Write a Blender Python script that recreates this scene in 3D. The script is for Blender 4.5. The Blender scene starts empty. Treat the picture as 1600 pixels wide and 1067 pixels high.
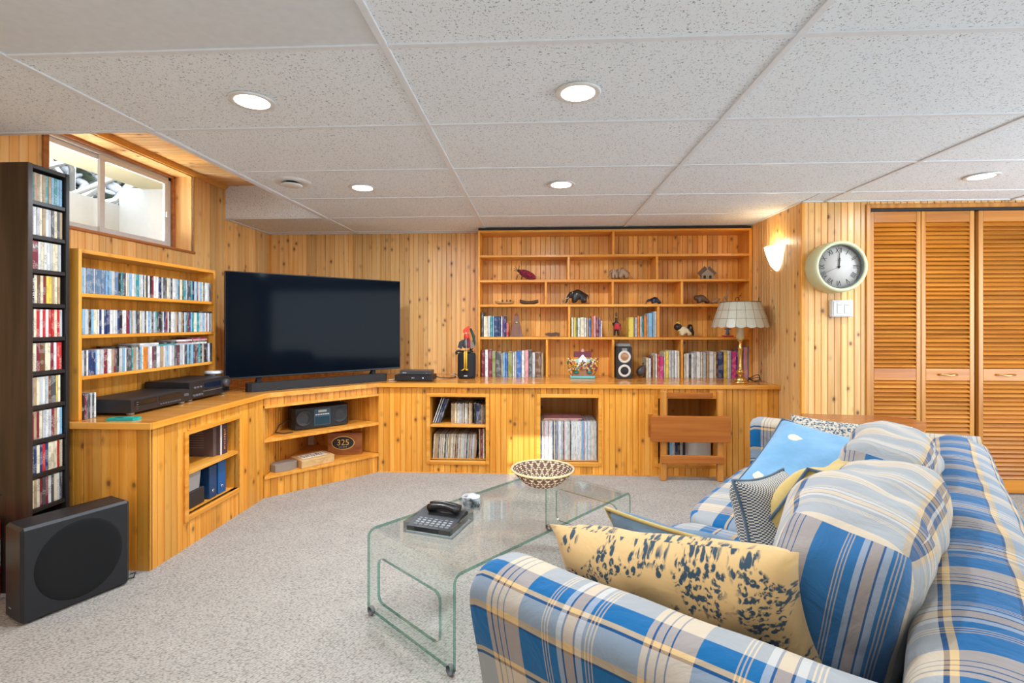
import bpy, bmesh, math, random
from mathutils import Vector, Matrix, noise
random.seed(7)
PI = math.pi
sc = bpy.context.scene
col = sc.collection

# ------------------------------------------------------------------ camera, world, sun, exposure
F_PX = 775.0; YAW = 0.04899; HOR = 505.5; CZ = 1.165
cam_d = bpy.data.cameras.new('camera'); cam = bpy.data.objects.new('camera', cam_d); col.objects.link(cam)
cam_d.sensor_width = 36.0; cam_d.lens = F_PX / 1600 * 36.0
cam_d.shift_y = -(533.5 - HOR) / 1600.0
cam_d.clip_start = 0.02
cam.location = (0, 0, CZ); cam.rotation_euler = (PI / 2, 0, YAW)
sc.camera = cam
vs = sc.view_settings
vs.view_transform = 'Standard'; vs.look = 'None'; vs.gamma = 1.0; vs.use_curve_mapping = False
vs.exposure = 0.34

world = bpy.data.worlds.new('world'); sc.world = world; world.use_nodes = True
wn = world.node_tree.nodes; wl = world.node_tree.links
bg = wn['Background']; bg.inputs[0].default_value = (0.86, 0.93, 1.0, 1); bg.inputs[1].default_value = 2.2

def light(name, kind, loc, rot=(0, 0, 0), power=10, size=None, size_y=None, color=(1, 1, 1), shape=None):
    d = bpy.data.lights.new(name, kind); d.energy = power; d.color = color
    if kind == 'AREA':
        d.shape = shape or ('RECTANGLE' if size_y else 'SQUARE'); d.size = size
        if size_y: d.size_y = size_y
    o = bpy.data.objects.new(name, d); col.objects.link(o); o.location = loc; o.rotation_euler = rot
    return o
sun = light('sun', 'SUN', (0, -6, 4), power=4.5, color=(1, 0.95, 0.86)); sun.data.angle = 0.008
sun.rotation_euler = Vector((-0.04, 1, -0.37)).to_track_quat('-Z', 'Y').to_euler()
# added fill lamps, out of view, close to the rear and right walls
light('fill_rear', 'AREA', (-1.0, -.53, 1.40), (PI / 2, 0, 0), power=6, size=1.6, size_y=.7, color=(0.82, 0.91, 1.0))
light('fill_right', 'AREA', (4.25, 1.3, 1.15), (0, PI / 2, 0), power=74, size=1.3, size_y=3.2, color=(0.78, 0.89, 1.0))
# added lamp hidden in the window well, brightens the bay and jamb
light('fill_window_well', 'AREA', (-3.05, 2.98, 1.34), Vector((.62, 0, .78)).to_track_quat('-Z', 'Y').to_euler(), power=30, size=.45, size_y=1.1, color=(.88, .94, 1.0))
POT_W = 12.0

# ------------------------------------------------------------------ pixel -> room position (frame 1600 x 1067)
def ray(x, y):
    u = (x - 800) / F_PX; v = (HOR - y) / F_PX
    return (-math.sin(YAW) + u * math.cos(YAW), math.cos(YAW) + u * math.sin(YAW), v)
def PZ(x, y, z):
    r = ray(x, y); t = (z - CZ) / r[2]; return Vector((r[0] * t, r[1] * t, z))
def PY(x, y, Y):
    r = ray(x, y); t = Y / r[1]; return Vector((r[0] * t, Y, CZ + r[2] * t))
def PX(x, y, X):
    r = ray(x, y); t = X / r[0]; return Vector((X, r[1] * t, CZ + r[2] * t))

# ------------------------------------------------------------------ materials
MATS = {}
def nt(name):
    m = bpy.data.materials.new(name); m.use_nodes = True
    return m, m.node_tree.nodes, m.node_tree.links, m.node_tree.nodes['Principled BSDF']
def mat(name, c, rough=0.5, metal=0.0, emit=None, es=1.0, coat=0.0, spec=0.5, trans=0.0):
    if name in MATS: return MATS[name]
    m, n, l, b = nt(name)
    b.inputs['Base Color'].default_value = (*c, 1); b.inputs['Roughness'].default_value = rough
    b.inputs['Metallic'].default_value = metal; b.inputs['Coat Weight'].default_value = coat
    b.inputs['Specular IOR Level'].default_value = spec; b.inputs['Transmission Weight'].default_value = trans
    if emit: b.inputs['Emission Color'].default_value = (*emit, 1); b.inputs['Emission Strength'].default_value = es
    # fine procedural mottling so that nothing is a dead flat colour
    tc = n.new('ShaderNodeTexCoord'); no = n.new('ShaderNodeTexNoise'); no.inputs['Scale'].default_value = 35
    l.new(tc.outputs['Object'], no.inputs['Vector'])
    hs = n.new('ShaderNodeHueSaturation'); hs.inputs['Color'].default_value = (*c, 1)
    mr = n.new('ShaderNodeMapRange'); mr.inputs[3].default_value = 0.93; mr.inputs[4].default_value = 1.07
    l.new(no.outputs[0], mr.inputs[0]); l.new(mr.outputs[0], hs.inputs['Value']); l.new(hs.outputs[0], b.inputs['Base Color'])
    MATS[name] = m; return m
def ramp(n, stops, interp='LINEAR'):
    r = n.new('ShaderNodeValToRGB'); cr = r.color_ramp; cr.interpolation = interp
    while len(cr.elements) > 1: cr.elements.remove(cr.elements[-1])
    cr.elements[0].position = stops[0][0]; cr.elements[0].color = (*stops[0][1], 1)
    for p, c in stops[1:]:
        e = cr.elements.new(p); e.color = (*c, 1)
    return r
def pine(name, light_c, mid_c, dark_c, axis='z', knots=1.0, rough=0.38, var=0.24):
    """varnished knotty pine; grain runs along axis, every board shifted by its own random number"""
    m, n, l, b = nt(name)
    tc = n.new('ShaderNodeTexCoord'); oi = n.new('ShaderNodeObjectInfo')
    mul = n.new('ShaderNodeMath'); mul.operation = 'MULTIPLY'; mul.inputs[1].default_value = 53.0
    l.new(oi.outputs['Random'], mul.inputs[0])
    add = n.new('ShaderNodeVectorMath'); add.operation = 'ADD'
    l.new(tc.outputs['Object'], add.inputs[0]); l.new(mul.outputs[0], add.inputs[1])
    mp = n.new('ShaderNodeMapping'); l.new(add.outputs[0], mp.inputs[0])
    s = {'x': (1.2, 26, 26), 'y': (26, 1.2, 26), 'z': (26, 26, 1.2)}[axis]; mp.inputs['Scale'].default_value = s
    # knots
    mk = n.new('ShaderNodeMapping'); l.new(add.outputs[0], mk.inputs[0])
    mk.inputs['Scale'].default_value = {'x': (7.5, 11, 11), 'y': (11, 7.5, 11), 'z': (11, 11, 7.5)}[axis]
    vo = n.new('ShaderNodeTexVoronoi'); vo.inputs['Scale'].default_value = 1.0; l.new(mk.outputs[0], vo.inputs['Vector'])
    no = n.new('ShaderNodeTexNoise'); no.inputs['Scale'].default_value = 1.0; no.inputs['Detail'].default_value = 4
    no.inputs['Distortion'].default_value = 0.6
    l.new(mp.outputs[0], no.inputs['Vector'])
    rg = ramp(n, [(0.30, dark_c), (0.48, mid_c), (0.66, light_c)]); l.new(no.outputs[0], rg.inputs[0])
    rk = ramp(n, [(0.0, (1, 1, 1)), (0.085, (0.8, 0.8, 0.8)), (0.125, (0.28, 0.28, 0.28)), (0.25, (0, 0, 0))]); l.new(vo.outputs['Distance'], rk.inputs[0])
    kf = n.new('ShaderNodeMath'); kf.operation = 'MULTIPLY'; kf.inputs[1].default_value = knots; l.new(rk.outputs[0], kf.inputs[0])
    mx = n.new('ShaderNodeMix'); mx.data_type = 'RGBA'; l.new(kf.outputs[0], mx.inputs[0]); l.new(rg.outputs[0], mx.inputs[6])
    mx.inputs[7].default_value = (0.16, 0.045, 0.012, 1)
    hs = n.new('ShaderNodeHueSaturation'); mr = n.new('ShaderNodeMapRange')
    mr.inputs[3].default_value = 1 - var; mr.inputs[4].default_value = 1 + var * 0.6
    l.new(oi.outputs['Random'], mr.inputs[0]); l.new(mr.outputs[0], hs.inputs['Value']); l.new(mx.outputs[2], hs.inputs['Color'])
    l.new(hs.outputs[0], b.inputs['Base Color'])
    b.inputs['Roughness'].default_value = rough; b.inputs['Coat Weight'].default_value = 0.12; b.inputs['Coat Roughness'].default_value = 0.25
    bp = n.new('ShaderNodeBump'); bp.inputs['Strength'].default_value = 0.05; l.new(no.outputs[0], bp.inputs['Height']); l.new(bp.outputs[0], b.inputs['Normal'])
    return m
WALLC = ((0.90, 0.56, 0.235), (0.86, 0.475, 0.16), (0.74, 0.36, 0.10))
ORC = ((0.88, 0.42, 0.075), (0.82, 0.335, 0.038), (0.69, 0.24, 0.018))
P_wall = pine('pine_wall', *WALLC)
P_cab = pine('pine_cabinet', *ORC)
P_back = pine('pine_bookcase_back', (0.92, 0.50, 0.135), (0.87, 0.41, 0.075), (0.75, 0.30, 0.035))
P_x = pine('pine_board_x', *ORC, axis='x', knots=0.35, var=0.08)
P_y = pine('pine_board_y', *ORC, axis='y', knots=0.35, var=0.08)
P_z = pine('pine_board_z', *ORC, axis='z', knots=0.35, var=0.08)
P_top = pine('pine_worktop', (0.74, 0.33, 0.07), (0.66, 0.26, 0.045), (0.5, 0.17, 0.02), axis='x', knots=0.3, rough=0.16, var=0.05)
P_ceil = pine('pine_ceiling', (0.86, 0.60, 0.32), (0.80, 0.50, 0.23), (0.66, 0.36, 0.14), axis='x')
P_red = pine('reddish_trim', (0.50, 0.20, 0.06), (0.42, 0.15, 0.04), (0.3, 0.09, 0.02), axis='y', knots=0.0, var=0.05)
P_louv = pine('louver_wood', (0.60, 0.235, 0.03), (0.52, 0.18, 0.016), (0.39, 0.115, 0.008), axis='x', knots=0.0, rough=0.35, var=0.18)
P_louvz = pine('louver_stile_wood', (0.62, 0.28, 0.05), (0.54, 0.215, 0.032), (0.42, 0.15, 0.018), axis='z', knots=0.0, rough=0.35, var=0.05)
P_stool = pine('folding_stool_wood', (0.50, 0.17, 0.03), (0.44, 0.13, 0.02), (0.34, 0.09, 0.012), axis='x', knots=0.0, rough=0.3, var=0.08)
P_stoolz = pine('folding_stool_leg_wood', (0.62, 0.27, 0.05), (0.55, 0.21, 0.035), (0.42, 0.14, 0.02), axis='z', knots=0.0, rough=0.3, var=0.08)
P_dark = pine('dark_brown_veneer', (0.060, 0.034, 0.022), (0.034, 0.019, 0.013), (0.016, 0.009, 0.007), axis='z', knots=0.0, rough=0.4, var=0.0)
black = mat('black_plastic', (0.012, 0.012, 0.014), 0.35)
black_m = mat('matte_black', (0.022, 0.022, 0.024), 0.7)
dark_lam = mat('black_brown_laminate', (0.02, 0.018, 0.018), 0.35)
white_p = mat('white_plastic', (0.72, 0.72, 0.71), 0.35)
white_paint = mat('white_metal_paint', (0.74, 0.78, 0.83), 0.45)
brass = mat('polished_brass', (0.80, 0.56, 0.20), 0.18, 1.0)
chrome = mat('chrome', (0.8, 0.8, 0.8), 0.15, 1.0)

def ceil_mat():
    m, n, l, b = nt('fissured_tile'); b.inputs['Roughness'].default_value = 0.9
    tc = n.new('ShaderNodeTexCoord'); oi = n.new('ShaderNodeObjectInfo')
    add = n.new('ShaderNodeVectorMath'); add.operation = 'ADD'
    mu = n.new('ShaderNodeMath'); mu.operation = 'MULTIPLY'; mu.inputs[1].default_value = 31; l.new(oi.outputs['Random'], mu.inputs[0])
    l.new(tc.outputs['Object'], add.inputs[0]); l.new(mu.outputs[0], add.inputs[1])
    a = n.new('ShaderNodeTexNoise'); a.inputs['Scale'].default_value = 150; a.inputs['Detail'].default_value = 1.5; a.inputs['Distortion'].default_value = 1.0
    l.new(add.outputs[0], a.inputs['Vector'])
    r = ramp(n, [(0.34, (0.30, 0.32, 0.34)), (0.38, (0.80, 0.86, 0.92)), (1, (0.83, 0.89, 0.95))]); l.new(a.outputs[0], r.inputs[0])
    l.new(r.outputs[0], b.inputs['Base Color'])
    bp = n.new('ShaderNodeBump'); bp.inputs['Strength'].default_value = 0.4; bp.inputs['Distance'].default_value = 0.002; l.new(r.outputs[0], bp.inputs['Height']); l.new(bp.outputs[0], b.inputs['Normal'])
    return m
M_tile = ceil_mat(); M_smooth = mat('smooth_panel', (0.68, 0.72, 0.76), 0.55)
def carpet_mat():
    m, n, l, b = nt('berber_carpet'); b.inputs['Roughness'].default_value = 1.0; b.inputs['Specular IOR Level'].default_value = 0.1
    tc = n.new('ShaderNodeTexCoord'); mp = n.new('ShaderNodeMapping'); mp.inputs['Rotation'].default_value = (0, 0, 0.3); mp.inputs['Scale'].default_value = (1, 1.5, 1)
    l.new(tc.outputs['Object'], mp.inputs[0])
    v = n.new('ShaderNodeTexVoronoi'); v.inputs['Scale'].default_value = 95; v.inputs['Randomness'].default_value = 0.55; l.new(mp.outputs[0], v.inputs['Vector'])
    no = n.new('ShaderNodeTexNoise'); no.inputs['Scale'].default_value = 6; no.inputs['Detail'].default_value = 6; l.new(tc.outputs['Object'], no.inputs['Vector'])
    r = ramp(n, [(0.0, (0.53, 0.475, 0.42)), (0.5, (0.43, 0.385, 0.34)), (0.85, (0.20, 0.18, 0.155))]); l.new(v.outputs['Distance'], r.inputs[0])
    mx = n.new('ShaderNodeMix'); mx.data_type = 'RGBA'; mx.blend_type = 'MULTIPLY'; mx.inputs[0].default_value = 1.0
    rr = ramp(n, [(0.3, (0.9, 0.9, 0.9)), (0.7, (1, 1, 1))]); l.new(no.outputs[0], rr.inputs[0])
    l.new(r.outputs[0], mx.inputs[6]); l.new(rr.outputs[0], mx.inputs[7]); l.new(mx.outputs[2], b.inputs['Base Color'])
    bp = n.new('ShaderNodeBump'); bp.inputs['Strength'].default_value = 0.7; bp.inputs['Distance'].default_value = 0.004; bp.invert = True
    l.new(v.outputs['Distance'], bp.inputs['Height']); l.new(bp.outputs[0], b.inputs['Normal'])
    return m
M_carpet = carpet_mat()
def glass_mat(name, tint=(0.97, 0.99, 0.98), gloss=1.0):
    m = bpy.data.materials.new(name); m.use_nodes = True; n = m.node_tree.nodes; l = m.node_tree.links
    n.remove(n['Principled BSDF']); out = n['Material Output']
    t = n.new('ShaderNodeBsdfTransparent'); t.inputs[0].default_value = (*tint, 1)
    g = n.new('ShaderNodeBsdfGlossy'); g.inputs['Roughness'].default_value = 0.02
    lw = n.new('ShaderNodeLayerWeight'); lw.inputs[0].default_value = .5
    fr = n.new('ShaderNodeMath'); fr.operation = 'POWER'; fr.inputs[1].default_value = 4.0; l.new(lw.outputs['Facing'], fr.inputs[0])
    ml = n.new('ShaderNodeMath'); ml.operation = 'MULTIPLY_ADD'; ml.inputs[1].default_value = .8 * gloss; ml.inputs[2].default_value = .04 * gloss; l.new(fr.outputs[0], ml.inputs[0])
    mx = n.new('ShaderNodeMixShader'); l.new(ml.outputs[0], mx.inputs[0]); l.new(t.outputs[0], mx.inputs[1]); l.new(g.outputs[0], mx.inputs[2]); l.new(mx.outputs[0], out.inputs[0])
    return m
G_sheet = glass_mat('clear_sheet_glass', (0.955, 0.985, 0.975), .75); G_edge = glass_mat('green_glass_edge', (0.33, 0.60, 0.53), 2.0)
G_clear = glass_mat('clear_acrylic', (0.93, 0.95, 0.96)); G_pane = glass_mat('window_glass', (0.97, 0.98, 0.98), 0.8)

BL = (0.006, 0.115, 0.29); WH = (0.52, 0.495, 0.46); CR = (0.66, 0.45, 0.22); SL = (0.135, 0.175, 0.22); TN = (0.62, 0.40, 0.17); NV = (0.012, 0.02, 0.08); LG = (0.30, 0.36, 0.44)
def plaid(name, pu=0.33, pv=0.33, wash=0.0, cushion=False):
    m, n, l, b = nt(name); b.inputs['Roughness'].default_value = 0.9; b.inputs['Specular IOR Level'].default_value = 0.15
    b.inputs['Sheen Weight'].default_value = 0.15
    uv = n.new('ShaderNodeUVMap'); sp = n.new('ShaderNodeSeparateXYZ'); l.new(uv.outputs[0], sp.inputs[0])
    warp = [(0, CR), (.035, NV), (.043, CR), (.085, NV), (.092, CR), (.13, NV), (.137, CR), (.25, BL), (.42, CR), (.428, BL), (.44, CR), (.448, BL), (.46, CR), (.468, BL),
            (.52, WH), (.555, NV), (.567, TN), (.63, NV), (.642, WH), (.68, BL), (.70, CR), (.708, BL), (.72, CR), (.728, BL), (.74, CR), (.748, BL)]
    weft = [(0, WH), (.27, NV), (.295, CR), (.33, BL), (.345, BL), (.60, NV), (.615, CR), (.64, TN), (.66, LG), (.80, NV), (.815, CR), (.84, BL), (.97, WH)]
    if cushion: weft = [(0, BL), (.08, CR), (.10, NV), (.12, WH), (.78, CR), (.80, NV), (.825, WH), (.845, NV), (.86, BL)]
    outs = []
    for ax, per, st in (('X', pu, warp), ('Y', pv, weft)):
        d = n.new('ShaderNodeMath'); d.operation = 'DIVIDE'; d.inputs[1].default_value = per; l.new(sp.outputs[ax], d.inputs[0])
        fr = n.new('ShaderNodeMath'); fr.operation = 'FRACT'; l.new(d.outputs[0], fr.inputs[0])
        r = ramp(n, st, 'CONSTANT'); l.new(fr.outputs[0], r.inputs[0]); outs.append(r)
    mx = n.new('ShaderNodeMix'); mx.data_type = 'RGBA'; mx.inputs[0].default_value = 0.52
    # blue warp crossed by pale weft reads slate grey, not light blue
    r2 = ramp(n, [(q, SL if c_ is BL else c_) for q, c_ in warp], 'CONSTANT'); l.new(outs[0].inputs[0].links[0].from_socket, r2.inputs[0])
    bw = n.new('ShaderNodeRGBToBW'); l.new(outs[1].outputs[0], bw.inputs[0]); gt_ = n.new('ShaderNodeMath'); gt_.operation = 'GREATER_THAN'; gt_.inputs[1].default_value = .3; l.new(bw.outputs[0], gt_.inputs[0])
    mw_ = n.new('ShaderNodeMix'); mw_.data_type = 'RGBA'; l.new(gt_.outputs[0], mw_.inputs[0]); l.new(outs[0].outputs[0], mw_.inputs[6]); l.new(r2.outputs[0], mw_.inputs[7])
    l.new(mw_.outputs[2], mx.inputs[6]); l.new(outs[1].outputs[0], mx.inputs[7])
    w = n.new('ShaderNodeMix'); w.data_type = 'RGBA'; w.inputs[0].default_value = wash; w.inputs[7].default_value = (0.62, 0.60, 0.58, 1)
    l.new(mx.outputs[2], w.inputs[6]); l.new(w.outputs[2], b.inputs['Base Color'])
    tc = n.new('ShaderNodeTexCoord'); no = n.new('ShaderNodeTexNoise'); no.inputs['Scale'].default_value = 9; no.inputs['Detail'].default_value = 5; no.inputs['Distortion'].default_value = 1.2
    l.new(tc.outputs['Object'], no.inputs['Vector'])
    bp = n.new('ShaderNodeBump'); bp.inputs['Strength'].default_value = 0.45; bp.inputs['Distance'].default_value = 0.02
    l.new(no.outputs[0], bp.inputs['Height']); l.new(bp.outputs[0], b.inputs['Normal'])
    return m
M_plaid = plaid('plaid_slipcover'); M_plaid_c = plaid('faded_plaid_cushion', 0.25, 0.50, 0.04, True)
def cloth(name, c1, c2, scale=20, kind='noise', rough=0.9):
    m, n, l, b = nt(name); b.inputs['Roughness'].default_value = rough; b.inputs['Sheen Weight'].default_value = 0.2; b.inputs['Specular IOR Level'].default_value = 0.15
    uv = n.new('ShaderNodeUVMap'); tc = n.new('ShaderNodeTexCoord')
    if kind == 'noise':
        t = n.new('ShaderNodeTexNoise'); t.inputs['Scale'].default_value = scale; t.inputs['Detail'].default_value = 3; l.new(tc.outputs['Object'], t.inputs['Vector'])
        r = ramp(n, [(0.35, c1), (0.65, c2)]); l.new(t.outputs[0], r.inputs[0]); l.new(r.outputs[0], b.inputs['Base Color'])
    elif kind == 'gingham':
        t = n.new('ShaderNodeTexChecker'); t.inputs['Scale'].default_value = scale; l.new(uv.outputs[0], t.inputs['Vector'])
        t.inputs[1].default_value = (*c1, 1); t.inputs[2].default_value = (*c2, 1); l.new(t.outputs[0], b.inputs['Base Color'])
    elif kind == 'toile':
        a = n.new('ShaderNodeTexNoise'); a.inputs['Scale'].default_value = 9.0; a.inputs['Detail'].default_value = 2.5; a.inputs['Distortion'].default_value = 0.6; l.new(uv.outputs[0], a.inputs['Vector'])
        v = n.new('ShaderNodeTexVoronoi'); v.inputs['Scale'].default_value = 95; l.new(uv.outputs[0], v.inputs['Vector'])
        w = n.new('ShaderNodeTexNoise'); w.inputs['Scale'].default_value = 90; w.inputs['Detail'].default_value = 3; l.new(uv.outputs[0], w.inputs['Vector'])
        ra = ramp(n, [(0.47, (0, 0, 0)), (0.50, (1, 1, 1))]); l.new(a.outputs[0], ra.inputs[0])
        rv = ramp(n, [(0.50, (1, 1, 1)), (0.62, (0, 0, 0))]); l.new(v.outputs['Distance'], rv.inputs[0])
        rw = ramp(n, [(0.42, (0, 0, 0)), (0.50, (1, 1, 1))]); l.new(w.outputs[0], rw.inputs[0])
        m1 = n.new('ShaderNodeMath'); m1.operation = 'MULTIPLY'; l.new(ra.outputs[0], m1.inputs[0]); l.new(rv.outputs[0], m1.inputs[1])
        m2 = n.new('ShaderNodeMath'); m2.operation = 'MULTIPLY'; l.new(m1.outputs[0], m2.inputs[0]); l.new(rw.outputs[0], m2.inputs[1])
        mx = n.new('ShaderNodeMix'); mx.data_type = 'RGBA'; l.new(m2.outputs[0], mx.inputs[0]); mx.inputs[6].default_value = (*c1, 1); mx.inputs[7].default_value = (*c2, 1)
        l.new(mx.outputs[2], b.inputs['Base Color'])
    no = n.new('ShaderNodeTexNoise'); no.inputs['Scale'].default_value = 10; no.inputs['Detail'].default_value = 4; no.inputs['Distortion'].default_value = 1; l.new(tc.outputs['Object'], no.inputs['Vector'])
    bp = n.new('ShaderNodeBump'); bp.inputs['Strength'].default_value = 0.4; bp.inputs['Distance'].default_value = 0.015; l.new(no.outputs[0], bp.inputs['Height']); l.new(bp.outputs[0], b.inputs['Normal'])
    return m
C_blue = cloth('sky_blue_suede', (0.18, 0.37, 0.56), (0.23, 0.43, 0.63), 9)
C_slate = cloth('slate_blue_cloth', (0.10, 0.16, 0.22), (0.16, 0.22, 0.28), 12)
C_yel = cloth('mustard_yellow_cloth', (0.58, 0.40, 0.12), (0.64, 0.46, 0.17), 9)
C_ging = cloth('blue_cream_gingham', (0.62, 0.56, 0.44), (0.035, 0.06, 0.11), 230, 'gingham')
C_toile = cloth('yellow_toile', (0.66, 0.43, 0.19), (0.035, 0.065, 0.09), kind='toile')
C_toilew = cloth('cream_toile', (0.66, 0.58, 0.45), (0.05, 0.09, 0.15), kind='toile')
C_pipe = cloth('slate_piping', (0.08, 0.12, 0.17), (0.12, 0.17, 0.22)); C_pipey = cloth('tan_piping', (0.5, 0.36, 0.12), (0.55, 0.4, 0.15))
C_cream = cloth('cream_applique', (0.85, 0.78, 0.58), (0.8, 0.7, 0.5))

# ------------------------------------------------------------------ mesh builder
class MB:
    def __init__(s): s.v = []; s.f = []; s.m = []; s.uv = {}; s.sm = set()
    def add(s, vs, fs, mi=0, uvs=None, smooth=False):
        b = len(s.v); s.v += [tuple(p) for p in vs]
        for k, f in enumerate(fs):
            i = len(s.f); s.f.append([b + q for q in f]); s.m.append(mi)
            if uvs: s.uv[i] = uvs[k]
            if smooth: s.sm.add(i)
        return s
    def box(s, x0, x1, y0, y1, z0, z1, mi=0):
        v = [(x, y, z) for z in (z0, z1) for y in (y0, y1) for x in (x0, x1)]
        return s.add(v, [(0, 2, 3, 1), (4, 5, 7, 6), (0, 1, 5, 4), (2, 6, 7, 3), (0, 4, 6, 2), (1, 3, 7, 5)], mi)
    def cbox(s, x0, x1, y0, y1, z0, z1, c=0.003, mi=0):
        """box with all twelve edges chamfered"""
        bm = bmesh.new(); bmesh.ops.create_cube(bm, size=1)
        for v in bm.verts: v.co = Vector(((x0 + x1) / 2 + v.co.x * (x1 - x0), (y0 + y1) / 2 + v.co.y * (y1 - y0), (z0 + z1) / 2 + v.co.z * (z1 - z0)))
        bmesh.ops.bevel(bm, geom=bm.edges[:], offset=c, segments=1, affect='EDGES')
        bm.verts.ensure_lookup_table()
        s.add([v.co for v in bm.verts], [[v.index for v in f.verts] for f in bm.faces], mi); bm.free(); return s
    def obox(s, a, b, w, h, up=(0, 0, 1), mi=0):
        """bar from a to b, w wide (sideways), h high (along up)"""
        a = Vector(a); b = Vector(b); d = (b - a).normalized(); sd = d.cross(Vector(up)).normalized(); u = sd.cross(d).normalized()
        v = [p + sd * (i * w / 2) + u * (j * h / 2) for p in (a, b) for j in (-1, 1) for i in (-1, 1)]
        return s.add(v, [(0, 2, 3, 1), (4, 5, 7, 6), (0, 1, 5, 4), (2, 6, 7, 3), (0, 4, 6, 2), (1, 3, 7, 5)], mi)
    def tube(s, pts, r, n=8, mi=0, closed=False):
        pts = [Vector(p) for p in pts]; N = len(pts); rr = r if isinstance(r, (list, tuple)) else [r] * N; vs = []
        prev = None
        for i, p in enumerate(pts):
            a = pts[i - 1] if (i > 0 or closed) else p; b = pts[(i + 1) % N] if (i < N - 1 or closed) else p
            d = (b - a).normalized()
            if prev is None: ref = Vector((0, 0, 1)) if abs(d.z) < 0.9 else Vector((1, 0, 0)); sd = d.cross(ref).normalized()
            else: sd = (prev - d * prev.dot(d)).normalized()
            prev = sd; u = d.cross(sd)
            for k in range(n): t = 2 * PI * k / n; vs.append(p + sd * math.cos(t) * rr[i] + u * math.sin(t) * rr[i])
        fs = []
        for i in range(N if closed else N - 1):
            j = (i + 1) % N
            for k in range(n): q = (k + 1) % n; fs.append((i * n + k, i * n + q, j * n + q, j * n + k))
        if not closed: fs.append(tuple(range(n))[::-1]); fs.append(tuple((N - 1) * n + k for k in range(n)))
        return s.add(vs, fs, mi, smooth=True)
    def lathe(s, prof, c=(0, 0, 0), n=24, mi=0, axis='z', smooth=True, a0=0, a1=2 * PI):
        full = abs(a1 - a0 - 2 * PI) < 1e-6; vs = []; K = n if full else n + 1
        for r, h in prof:
            for k in range(K):
                t = a0 + (a1 - a0) * k / n; x = r * math.cos(t); y = r * math.sin(t)
                p = {'z': (x, y, h), 'y': (x, -h, y), 'x': (h, x, y)}[axis]
                vs.append((c[0] + p[0], c[1] + p[1], c[2] + p[2]))
        fs = []
        for i in range(len(prof) - 1):
            for k in range(K if full else n):
                q = (k + 1) % K; fs.append((i * K + k, i * K + q, (i + 1) * K + q, (i + 1) * K + k))
        if full:
            if prof[0][0] > 1e-5 and len(prof) == 2: fs.append(tuple(range(K))[::-1])
            if prof[-1][0] > 1e-5 and len(prof) == 2: fs.append(tuple((len(prof) - 1) * K + k for k in range(K)))
        return s.add(vs, fs, mi, smooth=smooth)
    def prism(s, poly, h0, h1, axis='z', mi=0):
        n = len(poly)
        def P(a, b, h): return {'z': (a, b, h), 'y': (a, h, b), 'x': (h, a, b)}[axis]
        vs = [P(a, b, h0) for a, b in poly] + [P(a, b, h1) for a, b in poly]
        fs = [tuple(range(n))[::-1], tuple(range(n, 2 * n))] + [(k, (k + 1) % n, n + (k + 1) % n, n + k) for k in range(n)]
        return s.add(vs, fs, mi)
    def ball(s, c, r, n=12, mi=0):
        rx, ry, rz = (r if isinstance(r, (tuple, list)) else (r, r, r)); vs = []; R = max(5, n // 2)
        for i in range(R + 1):
            a = PI * i / R
            for k in range(n): t = 2 * PI * k / n; vs.append((c[0] + rx * math.sin(a) * math.cos(t), c[1] + ry * math.sin(a) * math.sin(t), c[2] - rz * math.cos(a)))
        fs = [(i * n + k, i * n + (k + 1) % n, (i + 1) * n + (k + 1) % n, (i + 1) * n + k) for i in range(R) for k in range(n)]
        return s.add(vs, fs, mi, smooth=True)
    def xf(s, M):
        s.v = [tuple(M @ Vector(p)) for p in s.v]; return s
    def mesh(s, name, mats, inv=None, weld=False, smooth=None):
        me = bpy.data.meshes.new(name); vs = s.v if inv is None else [tuple(inv @ Vector(p)) for p in s.v]
        me.from_pydata(vs, [], s.f)
        for m in (mats if isinstance(mats, (list, tuple)) else [mats]): me.materials.append(m)
        me.polygons.foreach_set('material_index', s.m)
        sm = [smooth if smooth is not None else (i in s.sm) for i in range(len(s.f))]; me.polygons.foreach_set('use_smooth', sm)
        if s.uv:
            ul = me.uv_layers.new(name='UVMap')
            for i, p in enumerate(me.polygons):
                u = s.uv.get(i)
                if u:
                    for k, li in enumerate(p.loop_indices): ul.data[li].uv = u[k]
        if weld:
            bm = bmesh.new(); bm.from_mesh(me); bmesh.ops.remove_doubles(bm, verts=bm.verts, dist=1e-4); bm.normal_update()
            bmesh.ops.recalc_face_normals(bm, faces=bm.faces); bm.to_mesh(me); bm.free()
        me.update(); return me
    def build(s, name, mats, parent=None, local=False, **k):
        inv = None if (parent is None or local) else parent_m(parent).inverted()
        o = bpy.data.objects.new(name, s.mesh(name, mats, inv, **k)); col.objects.link(o)
        if parent is not None: o.parent = parent
        return o
def parent_m(o):
    m = o.matrix_basis.copy()
    return m if o.parent is None else parent_m(o.parent) @ m
def tag(o, label=None, cat=None, group=None, kind=None):
    if label: o['label'] = label
    if cat: o['category'] = cat
    if group: o['group'] = group
    if kind: o['kind'] = kind
    return o
def thing(name, label, cat, loc=(0, 0, 0), rz=0, group=None, M=None):
    o = bpy.data.objects.new(name, None); col.objects.link(o)
    if M is not None: o.matrix_basis = M
    else: o.location = loc; o.rotation_euler = (0, 0, rz)
    return tag(o, label, cat, group)
def struct(name, mb, mats, parent=None, **k):
    o = mb.build(name, mats, parent, **k)
    if parent is None: o['kind'] = 'structure'
    return o
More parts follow.
